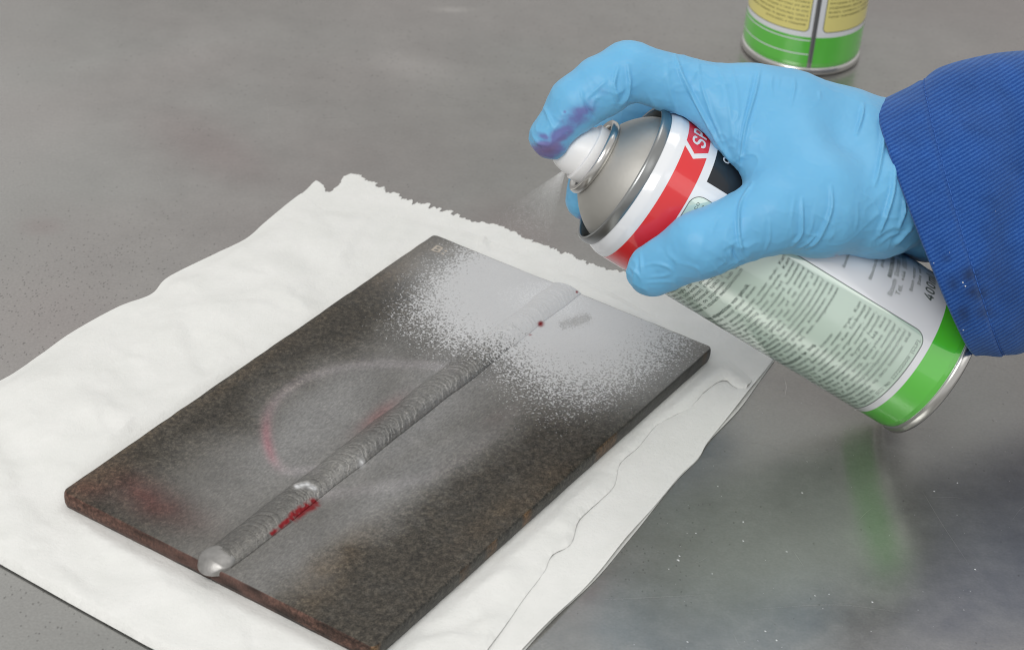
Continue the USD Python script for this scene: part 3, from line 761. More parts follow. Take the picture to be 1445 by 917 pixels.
band_lo = [(d, 19.4) for d in (-175, -120, -60, 0, 43.5)]
obj('red_band', patch(arcpoly([(-175, 9.2), (43.3, 9.2), (36.6, 14.2), (43.6, 19.4), (-175, 19.4)])), RED_PRINT, held, smooth=True)
obj('red_arrow', patch(arcpoly([(48.6, 9.2), (120, 9.2), (120, 19.4), (48.8, 19.4), (41.2, 14.0)])), RED_PRINT, held, smooth=True)
obj('black_panel', patch(arcpoly([(26.6, 23.0), (130, 23.0), (130, 46), (26.6, 46)])), BLACK_PRINT, held, smooth=True)
obj('black_panel_ring', patch(Point(arc(52.5), z_of(27.6)).buffer(0.0016).difference(Point(arc(52.5), z_of(27.6)).buffer(0.0009)), off=0.00016, size=0.0006), WHITE_PRINT, held, smooth=True)
panel = rounded(arc(-112), z_of(133.0), arc(15.4), z_of(20.4), 0.0052)
obj('green_panel', patch(panel), PALE_GREEN, held, smooth=True)
obj('panel_outline', patch(panel.buffer(0.00012).difference(panel.buffer(-0.00016)), off=0.00014), INK, held, smooth=True)
obj('green_band', patch(box(arc(-179.9), 0.0045, arc(179.9), z_of(136.3))), BRIGHT_GREEN, held, smooth=True)
# white box printed at the upper end of the green band, mostly under the cuff
bx = rounded(arc(50), z_of(146.5), arc(82), z_of(138.6), 0.0012)
obj('band_box_outline', patch(bx.difference(bx.buffer(-0.0004)), off=0.00014, size=0.001), WHITE_PRINT, held, smooth=True)
obj('arrow_lettering', text_block([('SPOT', 49.6, 96, z_of(17.4), 0.0058, True)], off=0.00014), WHITE_PRINT, held, smooth=True)
R0, R1 = -100, 10.6
pl = ['Pojemnik pod ciśnieniem: Ogrzanie grozi wybuchem. Działa drażniąco', 'na skórę. Może powodować reakcję alergiczną. Działa szkodliwie', 'na organizmy wodne. Przechowywać z dala od źródeł ciepła, iskier',
      'otwartego ognia i gorących powierzchni. Palenie wzbronione. Nie', 'rozpylać nad otwartym ogniem lub innym źródłem zapłonu. Nie', 'przekłuwać ani nie spalać, nawet po zużyciu. Chronić przed światłem',
      'słonecznym. Nie wystawiać na działanie temperatury przekraczającej', 'unikać wdychania pyłu dymu gazu mgły par rozpylonej cieczy Nosić', 'stosować rękawice ochronne odzież ochronną ochronę oczu. Trzymać', 'unikać wdychania par rozpylonej cieczy dymu/gazu/mgły',
      'odzież ochronną rękawice i obuwie Stosować tylko / odzież ochronną', 'zawartość usuwać do pojemnik lub specjalnych']
lines = [(t, R0, R1, z_of(24.5 + 2.42 * i), 0.00148, False) for i, t in enumerate(pl)]
lines += [('zgodnie z przepisami na odpadach niebezpiecznych', R0, -13, z_of(53.6), 0.00148, False)]
lines += [('Gebruik: raadpleeg veiligheidsfiches voor gebruik.', R0, -19.5, z_of(59.6), 0.00165, True), ('Bevat: aceton (CF). Ontvlambare vloeistof ethanol alkanen', R0, -19, z_of(62.3), 0.00148, False)]
nl = ['Zeer licht ontvlambare aerosol. Houder onder druk: Kan', 'openbarsten bij verhitting. Veroorzaakt huidirritatie. Kan', 'een allergische reactie veroorzaken. Giftig voor in het water', 'levende organismen, met langdurige gevolgen. Verwijderd houden', 'van warmte, hete oppervlakken, vonken, open vuur en andere',
      'bronnen. Niet roken. Niet in een open vuur of op andere', 'bronnen spuiten. Ook na gebruik niet doorboren of', 'verbranden. Beschermen tegen zon. Niet blootstellen aan', 'temperaturen. Inademing van stof/rook/gas/nevel/', 'vermijden. Beschermende handschoenen/beschermende', 'kleding/oogbescherming dragen. Afdanken van', 'de inhoud en de houder bij een aangewezen']
lines += [(t, R0, R1, z_of(65.3 + 2.36 * i), 0.00148, False) for i, t in enumerate(nl)]
lines += [('inzamelpunt brengen als gevaarlijk afval.', R0, -38, z_of(93.9), 0.00148, False)]
lines += [('Læs altid sikkerhedsdatablad før brug.', R0, -33, z_of(97.0), 0.00165, True), ('Indeholder: acetone (CF). Yderst brandfarlig væske iloskaner', R0, -19, z_of(99.7), 0.00148, False)]
da = ['Yderst brandfarlig aerosol. Beholder under tryk. Kan', 'sprænges ved varme. Forårsager hudirritation. Kan forårsage', 'allergisk. Giftig for vandlevende organismer, med', 'langvarige virkninger. Holdes væk fra varme, varme overflader,', 'gnister, åben ild og andre antændelseskilder. Rygning forbudt.',
      'Spray ikke mod åben ild eller andre antændelseskilder. Må ikke', 'punkteres eller brændes, heller ikke efter brug. Beskyttes mod', 'sollys. Må ikke udsættes for en temperatur, som overstiger', 'Undgå indånding af pulver/røg/gas/tåge/damp/spray.', 'Bær beskyttelseshandsker/beskyttelsestøj/øjenbeskyttelse/', 'ansigtsskærm. Dets materiale og dets beholder skal']
lines += [(t, R0, R1, z_of(102.2 + 2.46 * i), 0.00148, False) for i, t in enumerate(da)]
lines += [('bortskaffes som farligt affald ifølge mærkning etc.', R0, -40, z_of(129.2), 0.00148, False)]
lines += [('Classification according to regulation (EC) No 1272/2008 [CLP].', R0 + 6, 9.8, z_of(131.6), 0.0015, False)]
obj('warning_lettering', text_block(lines), INK, held, smooth=True)
obj('maker_lettering', text_block([
    ('Aerosol dye penetrant developer', 25.5, None, z_of(89.5), 0.00148, False), ('Manufactured by', 28.6, None, z_of(101.8), 0.00148, False), ('proprietor', 43.5, None, z_of(104.8), 0.00148, False),
    ('MAGNAFLUX', 39.0, None, z_of(109.6), 0.0020, True), ('South Dorcan Industrial Estate', 25.8, None, z_of(112.4), 0.0021, False), ('Tel. +44 (0)1793 524566', 29.6, None, z_of(115.5), 0.0021, False),
    ('Batch number:', 38.6, None, z_of(120.0), 0.00148, False), ('Shake well before use', 47.5, None, z_of(122.9), 0.0015, False)]), INK, held, smooth=True)
obj('volume_lettering', text_block([('400ml', 40.4, 68, z_of(129.9), 0.0043, True)]), INK, held, smooth=True)

# ---- the can standing behind the hand
back = xform('spray_can')
tag(back, 'upright can with yellow text panels and bottom green band, standing behind the hand', 'spray can', 'aerosol spray cans')
face = math.degrees(math.atan2(-1.1686, -0.1451))            # its side towards the camera
back.AddTranslateOp().Set((0.1451, 1.1686, 0.0003))
back.AddRotateZOp().Set(face)
can_shell(back)
seam_deg = 11.0
s0, s1 = seam_deg - 3.2, seam_deg + 2.6
obj('green_band', patch(box(arc(seam_deg + 2.0 - 360), 0.0045, arc(seam_deg - 2.0), 0.0226)), BRIGHT_GREEN, back, smooth=True)
obj('white_line', patch(box(arc(-170), 0.0122, arc(s0 + .6), 0.0128), off=0.00014), WHITE_PRINT, back, smooth=True)
obj('white_line', patch(box(arc(-170), 0.0204, arc(s0 + .6), 0.0210), off=0.00014), WHITE_PRINT, back, smooth=True)
pa = rounded(arc(-78), 0.0258, arc(seam_deg - 6.0), 0.125, 0.0026)
pb = rounded(arc(seam_deg + 8.0), 0.0258, arc(95), 0.125, 0.0026)
for q in (pa, pb):
    p_ = obj('yellow_panel', patch(q), YELLOW_PRINT, back, smooth=True)
    obj('panel_outline', patch(q.buffer(0.00025).difference(q.buffer(-0.0001)), off=0.00012), INK, back, smooth=True)
ru = ['баллон под давлением. Беречь от солнечных лучей и не нагревать', 'выше указанной температуры. Не протыкать и не сжигать даже', 'после полного использования. Не распылять вблизи открытого', 'огня или раскаленных предметов. Хранить вдали от источников', 'возгорания и не курить. Хранить в местах недоступных для детей',
      'раздражающее действие. Избегать попадания в глаза и на кожу', 'вызвать сонливость и головокружение. Использовать только в', 'хорошо проветриваемом помещении. Не вдыхать пары аэрозоля']
INK_SOFT = plain('soft_ink', (0.10, 0.085, 0.03), 0.5)
obj('panel_lettering', text_block([(t, -72, seam_deg - 8.5, 0.0318 + 0.00262 * (len(ru) - 1 - i), 0.0013, False) for i, t in enumerate(ru)] + [('использовать в помещении', -40, seam_deg - 9.5, 0.0292, 0.0013, False)], off=0.00013), INK_SOFT, back, smooth=True)
obj('panel_lettering', text_block([(t[:34], seam_deg + 11, 84, 0.0345 + 0.00262 * (7 - i), 0.0013, False) for i, t in enumerate(ru)], off=0.00013), INK_SOFT, back, smooth=True)
# welded side seam: bare metal strip with a dark weld line
obj('side_seam', patch(box(arc(seam_deg - 2.2), 0.0046, arc(seam_deg + 2.2), CAN_H - 0.004), off=0.00018), TIN_BRIGHT, back, smooth=True)
obj('side_seam_line', patch(box(arc(seam_deg - 0.1), 0.0046, arc(seam_deg + 1.2), CAN_H - 0.004), off=0.00026), TIN_GREY, back, smooth=True)

# ================================================================== THE PERSON: glove and sleeve
C_PX = proj(CAN_C)
A_PX = np.array([0.853, 0.5216])

def HP(px, py, dz):
    """a point in the grip: survey pixel, and mm behind (+) or before (-) the can's axis"""
    s = ((px - C_PX[0]) * A_PX[0] + (py - C_PX[1]) * A_PX[1]) / 3313.0
    d = (CAN_C - EYE) @ fw + (CAN_A @ fw) * s + dz * M_
    return EYE + d * ray(px, py)

def cap_sdf(P, a, b, ra, rb):
    ab = b - a
    t = np.clip(((P - a) @ ab) / (ab @ ab), 0, 1)
    return np.linalg.norm(P - a - t[..., None] * ab, axis=-1) - (ra + (rb - ra) * t)

def smin(a, b, k):
    h = np.clip(0.5 + 0.5 * (b - a) / k, 0, 1)
    return b + (a - b) * h - k * h * (1 - h)

wrist_a, wrist_b = HP(1295, 226, 6), HP(1308, 284, 2)
index_mcp, index_pip, index_dip, index_tip = HP(1058, 151, -6), HP(886, 99, -6), HP(813, 146, -5), HP(780, 192, -3)
thumb_cmc, thumb_mcp, thumb_ip, thumb_tip = HP(1236, 285, -26), HP(1092, 302, -42), HP(988, 346, -44), HP(922, 381, -33)
middle = [HP(1085, 150, 12), HP(912, 168, 34), HP(842, 205, 40), HP(827, 283, 27)]
ring_ = [HP(1120, 172, 28), HP(985, 250, 52), HP(915, 310, 52), HP(895, 325, 44)]
little = [HP(1150, 195, 40), HP(1060, 290, 56), HP(1000, 350, 54), HP(960, 370, 46)]

def glove_sdf(P):
    palm = [(wrist_a, index_mcp, 0.0200, 0.0138), (HP(1185, 188, -4), index_mcp, 0.0170, 0.0138), (HP(1010, 150, -12), HP(1078, 225, -22), 0.0118, 0.0128), (wrist_b, thumb_cmc, 0.0190, 0.0190), (thumb_cmc, HP(1160, 292, -36), 0.0190, 0.0185), (wrist_b, wrist_a, 0.0195, 0.0195),
            (wrist_a, middle[0], 0.018, 0.0130), (wrist_a, ring_[0], 0.017, 0.0125), (wrist_b, little[0], 0.016, 0.0115), (HP(1110, 165, -8), HP(1130, 255, -30), 0.0165, 0.018),
            (index_mcp, HP(1098, 240, -22), 0.013, 0.011), (thumb_cmc, HP(1150, 200, -4), 0.018, 0.017), (wrist_b, HP(1200, 240, -10), 0.021, 0.021)]
    d = None
    for a, b, ra, rb in palm:
        q = cap_sdf(P, a, b, ra, rb)
        d = q if d is None else smin(d, q, 0.010)
    fore = cap_sdf(P, HP(1302, 258, 4), HP(1560, 280, 8), 0.0262, 0.029)
    d = smin(d, fore, 0.012)
    fingers = [
        [(index_mcp, index_pip, 0.0135, 0.0108), (index_pip, HP(849, 122, -6), 0.0107, 0.0113), (HP(849, 122, -6), index_dip, 0.0113, 0.0104), (index_dip, index_tip, 0.0103, 0.0091)],
        [(HP(1150, 290, -36), thumb_mcp, 0.0185, 0.0150), (thumb_mcp, thumb_ip, 0.0148, 0.0126), (thumb_ip, thumb_tip, 0.0124, 0.0104)],
        [(middle[0], middle[1], 0.0125, 0.0105), (middle[1], middle[2], 0.0104, 0.0096), (middle[2], middle[3], 0.0095, 0.0084)],
        [(ring_[0], ring_[1], 0.0120, 0.0100), (ring_[1], ring_[2], 0.0099, 0.0092), (ring_[2], ring_[3], 0.0091, 0.0080)],
        [(little[0], little[1], 0.0105, 0.0088), (little[1], little[2], 0.0087, 0.0080), (little[2], little[3], 0.0080, 0.0070)]]
    out = d
    for i, chain in enumerate(fingers):
        f = None
        for a, b, ra, rb in chain:
            q = cap_sdf(P, a, b, ra, rb)
            f = q if f is None else smin(f, q, 0.004)
        out = np.minimum(out, smin(d, f, 0.009 if i == 1 else 0.006))
    # the can presses into the grip
    q = P - CAN_C
    s = q @ CAN_A
    rad = np.linalg.norm(q - s[..., None] * CAN_A, axis=-1)
    r = np.interp(s / M_, [-29.5, -29, -20, -17.5, -17, -12.5, -12, 0, 1, 3, 7, 155], [0, 7.2, 10.6, 10.6, 16.7, 16.7, 16, 27.5, 31.3, 31.3, 32.6, 32.6]) * M_
    slope = np.where(s > -0.0195, 1.0, 1.0)
    can = np.maximum(rad - r - 0.0003, -0.029 - s)
    return -smin(-out, can, 0.0015)

def surface_nets(Fv, origin, h):
    nx, ny, nz = Fv.shape
    neg = Fv < 0
    cnt = np.zeros((nx - 1, ny - 1, nz - 1), np.int16)
    acc = np.zeros((nx - 1, ny - 1, nz - 1, 3))
    offs = [(i, j, k) for i in (0, 1) for j in (0, 1) for k in (0, 1)]
    sl = lambda o: tuple(slice(o[d], Fv.shape[d] - 1 + o[d]) for d in range(3))
    for a in offs:
        for d in range(3):
            if a[d] == 0:
                b = list(a); b[d] = 1
                fa, fb = Fv[sl(a)], Fv[sl(b)]
                m = neg[sl(a)] != neg[sl(b)]
                t = np.where(m, fa / np.where(m, fa - fb, 1), 0)
                cnt += m
                for k in range(3):
                    acc[..., k] += np.where(m, a[k] + (t if k == d else 0), 0)
    act = cnt > 0
    num = np.full(act.shape, -1); num[act] = np.arange(act.sum())
    cells = np.argwhere(act)
    V_ = origin + h * (cells + acc[act] / cnt[act][:, None])
    faces = []
    for d in range(3):
        e1, e2 = (d + 1) % 3, (d + 2) % 3
        a = [slice(None)] * 3; b = [slice(None)] * 3
        a[d], b[d] = slice(0, -1), slice(1, None)
        cr = neg[tuple(a)] != neg[tuple(b)]
        idx = np.argwhere(cr)
        ok = (idx[:, e1] > 0) & (idx[:, e2] > 0) & (idx[:, e1] < Fv.shape[e1] - 1) & (idx[:, e2] < Fv.shape[e2] - 1)
        idx = idx[ok]
        flip = ~neg[tuple(idx.T)]
        def cell(o1, o2):
            c = idx.copy(); c[:, e1] -= o1; c[:, e2] -= o2
            return num[tuple(c.T)]
        q = np.stack([cell(1, 1), cell(0, 1), cell(0, 0), cell(1, 0)], -1)
        q[flip] = q[flip][:, ::-1]
        faces.append(q)
    return V_, np.vstack(faces)

def calm(m, n):
    """Taubin smoothing; a vertex that strays is put back"""
    from scipy.sparse import coo_matrix
    v0 = np.array(m.vertices); e = m.edges_unique; N = len(v0)
    A = coo_matrix((np.ones(2 * len(e)), (np.r_[e[:, 0], e[:, 1]], np.r_[e[:, 1], e[:, 0]])), (N, N)).tocsr()
    deg = np.maximum(np.asarray(A.sum(1)), 1)
    v = v0.copy()
    for _ in range(n):
        for lam in (0.5, -0.52):
            v = v + lam * (A @ v / deg - v)
    far = np.linalg.norm(v - v0, axis=1) > 0.0025
    v[far] = v0[far]
    return v

jp = np.array([wrist_a, wrist_b, index_mcp, index_pip, index_dip, index_tip, thumb_cmc, thumb_mcp, thumb_ip, thumb_tip, *middle, *ring_, *little, HP(1420, 265, 8)])
lo, hi = jp.min(0) - 0.033, jp.max(0) + 0.033
hh = 0.0011
dims = np.ceil((hi - lo) / hh).astype(int)
Fv = np.empty(dims, np.float32)
gy, gz = np.meshgrid(lo[1] + hh * np.arange(dims[1]), lo[2] + hh * np.arange(dims[2]), indexing='ij')
for i0 in range(0, dims[0], 24):
    i1 = min(dims[0], i0 + 24)
    gx = (lo[0] + hh * np.arange(i0, i1))[:, None, None]
    Pq = np.stack(np.broadcast_arrays(gx, gy[None], gz[None]), -1)
    Fv[i0:i1] = glove_sdf(Pq)
gv, gf = surface_nets(Fv, lo, hh)
gm = trimesh.Trimesh(gv, tri(gf), process=False)
comps = gm.split(only_watertight=False)
gm = max(comps, key=lambda m: len(m.faces))
gm.vertices = calm(gm, 10)
v, f = trimesh.remesh.subdivide(gm.vertices, gm.faces)
gm = trimesh.Trimesh(v, f, process=False)
gm.vertices = calm(gm, 4)
gv, gfaces = np.array(gm.vertices), np.array(gm.faces)
gn = np.array(gm.vertex_normals)
view = gv - EYE; view /= np.linalg.norm(view, axis=1, keepdims=True)
facing = np.clip(-(gn * view).sum(1) * 3 + 0.3, 0, 1)
gp = proj(gv)
depth = (gv - EYE) @ fw

folds = [  # survey polyline, height mm, width px, sharpness: creases of the stretched rubber
    # web and index finger
    ([(952, 78), (964, 110), (985, 150), (1008, 190), (1032, 228)], 1.0, 3.2), ([(984, 85), (990, 120), (1003, 160), (1022, 205), (1038, 245)], 0.6, 2.6), ([(940, 90), (946, 130), (958, 165)], 0.5, 4.0),
    ([(1010, 92), (1022, 120), (1030, 160), (1036, 215)], 0.35, 3.5), ([(1072, 100), (1066, 130), (1052, 180), (1044, 235)], 0.8, 2.6), ([(1062, 100), (1054, 140), (1044, 190), (1040, 240)], 0.5, 2.6), ([(1090, 107), (1088, 120), (1090, 135)], 0.4, 3), ([(1030, 93), (1040, 130), (1042, 180)], 0.35, 3.4),
    ([(1100, 108), (1098, 125)], 0.35, 2.5), ([(912, 130), (925, 150), (945, 168)], 0.35, 4),
    ([(886, 92), (888, 115), (884, 135), (876, 148)], 0.9, 3.2), ([(872, 96), (866, 120), (872, 140)], 0.8, 3.0), ([(862, 104), (862, 125), (870, 142)], 0.5, 2.6), ([(858, 112), (840, 128), (828, 140)], 0.5, 3), ([(850, 135), (838, 142), (836, 158)], 0.5, 3),
    ([(766, 150), (774, 165), (780, 180)], 0.7, 3.2), ([(752, 192), (760, 202), (772, 204)], 0.5, 2.6), ([(822, 140), (830, 155), (840, 168)], -0.9, 3.4), ([(820, 128), (824, 150)], 0.5, 3),
    # back of the hand
    ([(1120, 112), (1121, 125), (1116, 150)], 0.6, 2.6), ([(1156, 128), (1157, 142)], 0.35, 2.4), ([(1218, 148), (1216, 165), (1208, 190)], 0.9, 3.0), ([(1244, 165), (1246, 200), (1240, 240), (1234, 262)], 0.9, 3.2), ([(1262, 235), (1260, 270), (1250, 305), (1240, 330)], 1.1, 3.6), ([(1276, 280), (1276, 300), (1268, 322)], 0.8, 3.0),
    ([(1210, 285), (1210, 310), (1207, 325)], 0.3, 3), ([(1173, 262), (1174, 290), (1166, 315), (1152, 340), (1138, 350)], 0.9, 3.2), ([(1132, 280), (1132, 310), (1130, 330), (1118, 346)], 0.8, 2.8), ([(1148, 300), (1146, 318), (1140, 332)], 0.5, 2.6), ([(1153, 330), (1140, 342), (1125, 352)], 0.6, 2.4),
    ([(1122, 275), (1118, 300), (1116, 318)], 0.35, 3), ([(1288, 318), (1272, 336), (1262, 345)], 0.9, 4), ([(1278, 328), (1258, 332), (1240, 345)], 0.5, 3),
    # thumb
    ([(1062, 258), (1046, 285), (1042, 310), (1044, 345), (1050, 366)], 0.9, 2.8), ([(1086, 310), (1086, 335), (1080, 355)], 0.6, 2.6), ([(1035, 345), (1036, 358), (1042, 370)], -0.9, 2.6), ([(1028, 352), (1032, 364)], 0.5, 2.4), ([(1016, 362), (1025, 372)], 0.4, 2.2), ([(1052, 335), (1032, 344), (1020, 352)], 0.35, 3), ([(1005, 372), (1016, 386), (1020, 384)], 0.4, 3),
    ([(903, 356), (905, 375), (905, 392)], 0.6, 2.6), ([(906, 376), (925, 372), (942, 376), (950, 384)], 0.55, 3.0), ([(915, 392), (935, 390), (948, 386)], 0.5, 3.0), ([(910, 400), (930, 398), (952, 400)], 0.4, 3.0), ([(940, 344), (945, 360), (960, 372)], 0.3, 4.0), ([(965, 372), (985, 380), (990, 396)], 0.35, 3.5), ([(892, 378), (900, 386), (904, 396)], 0.6, 2.6),
    ([(1000, 320), (990, 345), (986, 365)], 0.2, 6), ([(1018, 300), (1008, 318), (1004, 332)], 0.25, 3.5),
]
disp = np.zeros(len(gv))
for line, hgt, wid in folds:
    L = spline(line, 8)
    mn, mx = L.min(0) - 18, L.max(0) + 18
    k = np.where((gp > mn).all(1) & (gp < mx).all(1) & (facing > 0.02))[0]
    if not len(k):
        continue
    k = k[depth[k] < depth[k].min() + 0.034]
    q, t = polydist(gp[k], L)
    wid = 0.85 * wid
    taper = np.sin(np.pi * np.clip(t, 0.03, 0.97)) ** 0.55
    prof = np.exp(-(q / wid) ** 2) - 0.32 * np.exp(-(q / (2.4 * wid)) ** 2)
    disp[k] += (1.2 + 0.8 * (hgt > 0.75)) * hgt * M_ * prof * taper * facing[k]
tight = np.maximum.reduce([blob(gp, 905, 385, 60, 30), blob(gp, 872, 125, 26, 34), blob(gp, 1030, 190, 50, 60, 60), 0.8 * blob(gp, 1260, 300, 45, 70), blob(gp, 1040, 350, 45, 35), blob(gp, 775, 190, 34, 30), 0.7 * blob(gp, 1140, 325, 60, 36), 0.6 * blob(gp, 985, 110, 60, 40), 0.15 + 0 * gp[:, 0]])
wv = gv * np.array([62, 62, 62]) + 1.6 * meshkit.fbm(gv * 40, 3, 51)[:, None]
disp += 0.00085 * tight * ((1 - np.abs(2 * meshkit.fbm(wv, 2, 53) - 1)) ** 8 - 0.1)
disp += 0.00048 * tight * ((1 - np.abs(2 * meshkit.fbm(gv * 150 + 1.2 * meshkit.fbm(gv * 70, 2, 57)[:, None], 2, 55) - 1)) ** 6 - 0.1)
disp += 0.0009 * (meshkit.fbm(gv * 55, 3, 3) - 0.5) + 0.0003 * (meshkit.fbm(gv * 240, 3, 13) - 0.5)
gv = gv + gn * disp[:, None]
# purple dye on the pressing finger
n_st = meshkit.fbm(gv * 420, 4, 5)
stain = np.maximum.reduce([0.9 * blob(gp, 815, 165, 30, 15, -38), 1.1 * blob(gp, 792, 190, 28, 11, -38), 1.6 * blob(gp, 772, 211, 24, 12, -8), 0.9 * blob(gp, 768, 193, 12, 5, 25), 0.6 * blob(gp, 828, 150, 10, 5, 60), 0.9 * blob(gp, 797, 158, 2.6, 2.6), 0.9 * blob(gp, 818, 315, 7, 16, 20), 0.3 * blob(gp, 850, 130, 14, 9, 0)])
stain = 0.80 * sstep(0.08, 0.95, stain * (0.30 + 1.4 * n_st))
red_st = np.clip(blob(gp, 770, 212, 18, 9) * 0.8 + 0.5 * blob(gp, 792, 200, 20, 6, -35), 0, 1)[:, None]
purple = np.array([0.15, 0.11, 0.36]) * (1 - red_st) + np.array([0.20, 0.055, 0.16]) * red_st
skin = np.array([0.150, 0.46, 0.745])
gcol = skin * (0.95 + 0.1 * meshkit.fbm(gv * 60, 3, 7))[:, None]
gcol = gcol * (1 - stain[:, None]) + stain[:, None] * purple
dot = (np.exp(-(np.hypot(gp[:, 0] - 1181, gp[:, 1] - 362) / 3) ** 2) * 0.6)[:, None]
gcol = gcol * (1 - dot) + dot * np.array([0.3, 0.1, 0.25])
GLOVE = nodes_material('nitrile_glove', {
    'tc': ('texture_coordinate', {}), 'c': ('attribute', {'attribute': 'tint'}), 'n': ('noise_texture', {'scale': 520, 'detail': 4, 'roughness': 0.6}), 'b': ('bump', {'strength': 0.4, 'distance': 0.00009}),
    'p': ('principled_bsdf', {'roughness': 0.46, 'specular_ior_level': 0.42, 'subsurface_weight': 0.12, 'subsurface_radius': (0.4, 0.8, 1.0), 'subsurface_scale': 0.002, 'sheen_weight': 0.08})},
    [('tc.object', 'n.vector'), ('n.fac', 'b.height'), ('b.normal', 'p.normal'), ('c.color', 'p.base_color')], surface='p.BSDF')

person = xform('person')
tag(person, 'gloved right hand in blue sleeve, index finger pressing the tilted spray can', 'person')
glove = obj('glove', (gv, gfaces), GLOVE, person, smooth=True, primvars={'tint': np.clip(gcol, 0, 1)})

# loose rolled cuff of the glove, hanging below the wrist at the sleeve
def ribbon_tube(path, ra, rb, n=20):
    p = np.asarray(path, float)
    t = np.gradient(p, axis=0); t /= np.linalg.norm(t, axis=1, keepdims=True)
    up = np.tile(fw, (len(p), 1)); a = np.cross(t, up); a /= np.linalg.norm(a, axis=1, keepdims=True)
    b = np.cross(t, a)
    ang = np.arange(n) * 2 * np.pi / n
    ra, rb = np.broadcast_to(ra, len(p)), np.broadcast_to(rb, len(p))
    V_ = p[:, None] + (ra[:, None] * np.cos(ang))[..., None] * a[:, None] + (rb[:, None] * np.sin(ang))[..., None] * b[:, None]
    V_ = V_.reshape(-1, 3)
    F_ = tri(grid_faces(len(p), n, True))
    c0, c1 = len(V_), len(V_) + 1
    V_ = np.vstack([V_, p[:1], p[-1:]])
    i = np.arange(n); k = (i + 1) % n; e = (len(p) - 1) * n
    F_ = np.vstack([F_, np.column_stack([np.full(n, c0), i, k]), np.column_stack([np.full(n, c1), e + k, e + i])])
    m = trimesh.Trimesh(V_, F_, process=False)
    return (V_, F_ if m.volume > 0 else F_[:, ::-1])

cuffp = spline([HP(1268, 338, -2), HP(1284, 349, 4), HP(1294, 354, 8), HP(1308, 350, 10), HP(1325, 335, 10)], 8)
cv_m = ribbon_tube(cuffp, np.linspace(0.0020, 0.0034, len(cuffp)), 0.009)
obj('glove_cuff_fold', cv_m, GLOVE, glove, smooth=True, primvars={'tint': np.tile(skin, (len(cv_m[0]), 1))})

# ---- the sleeve
def sleeve_loop(cx, cy, dz, mx, my, mdz, nx_, ny_, ndz, n=160, bul=None):
    """an elliptical section: centre, half axis across the arm, half axis through it (survey px, mm)"""
    a = np.arange(n) * 2 * np.pi / n
    c, s = np.cos(a), np.sin(a)
    se = 0.92
    c2, s2 = np.sign(c) * np.abs(c) ** se, np.sign(s) * np.abs(s) ** se
    return np.array([HP(cx + mx * p + nx_ * q, cy + my * p + ny_ * q, dz + mdz * p + ndz * q) for p, q in zip(c2, s2)])

keys = [  # along the arm from the cuff
    (1308, 323, -12, -68, -177, 18, 12, 2, 46), (1317, 320, -11, -67, -179, 18, 12, 2, 47), (1352, 311, -8, -58, -189, 18, 10, 2, 48), (1395, 298, -4, -44, -200, 17, 9, 2, 50), (1434, 287, 0, -24, -203, 16, 8, 2, 50), (1490, 278, 5, -12, -200, 14, 6, 2, 51),
    (1600, 266, 10, -5, -196, 12, 4, 2, 52), (1780, 240, 20, 0, -198, 10, 4, 2, 54), (2050, 200, 40, 0, -205, 8, 4, 2, 56), (2400, 150, 60, 0, -215, 8, 4, 2, 58)]
tk = np.cumsum([0] + [math.hypot(b[0] - a[0], b[1] - a[1]) for a, b in zip(keys, keys[1:])])
from scipy.interpolate import PchipInterpolator
ki = PchipInterpolator(tk, np.array(keys, float))
ts = np.concatenate([np.linspace(0, 190, 96, endpoint=False), np.linspace(190, tk[-1], 70)])
NL = 220
loops = []
for t in ts:
    loops.append(sleeve_loop(*ki(t), n=NL))
LP = np.array(loops)
flat = LP.reshape(-1, 3)
cen = LP.mean(1, keepdims=True)
out = LP - cen; out /= np.linalg.norm(out, axis=2, keepdims=True)
# folds of stiff cotton
spx = proj(flat).reshape(len(ts), NL, 2)
dsp = 0.0022 * (meshkit.fbm(flat * 24, 3, 4) - 0.5) + 0.0006 * (meshkit.fbm(flat * 60, 3, 9) - 0.5)
for line, hgt, wid in (([(1330, 110), (1400, 92), (1460, 84)], 3.0, 30), ([(1445, 250), (1420, 330), (1405, 420)], -3.2, 26), ([(1370, 200), (1400, 300), (1395, 400)], 2.4, 32), ([(1430, 140), (1440, 200), (1450, 260)], -2.0, 22), ([(1330, 300), (1350, 380), (1385, 460)], 1.6, 20), ([(1300, 160), (1330, 240), (1350, 300)], 1.0, 22)):
    q, t = polydist(spx.reshape(-1, 2), spline(line, 6))
    dsp += hgt * M_ * np.exp(-(q / wid) ** 2)
dsp = dsp.reshape(len(ts), NL) * sstep(0, 30, ts)[:, None] + 0.0003 * (meshkit.noise(flat * 90, 3).reshape(len(ts), NL) - 0.5)
hem = 0.0007 * (1 - sstep(50, 57, ts))[:, None]                     # the doubled hem stands proud
seamdip = -0.0006 * np.exp(-((ts - 54) / 3.0) ** 2)[:, None]
OUT = LP + out * (dsp + hem + seamdip)[..., None]
INN = LP[:70] + out[:70] * (dsp[:70] - 0.0016)[..., None]
edge_mid = 0.5 * (OUT[0] + INN[0]); back_dir = OUT[0] - OUT[2]; back_dir /= np.linalg.norm(back_dir, axis=1, keepdims=True)
lip = edge_mid + back_dir * 0.0011
stack = np.concatenate([INN[::-1], lip[None], OUT])
sv = stack.reshape(-1, 3)
sf = tri(grid_faces(len(stack), NL, True))
mchk = trimesh.Trimesh(sv, sf, process=False)
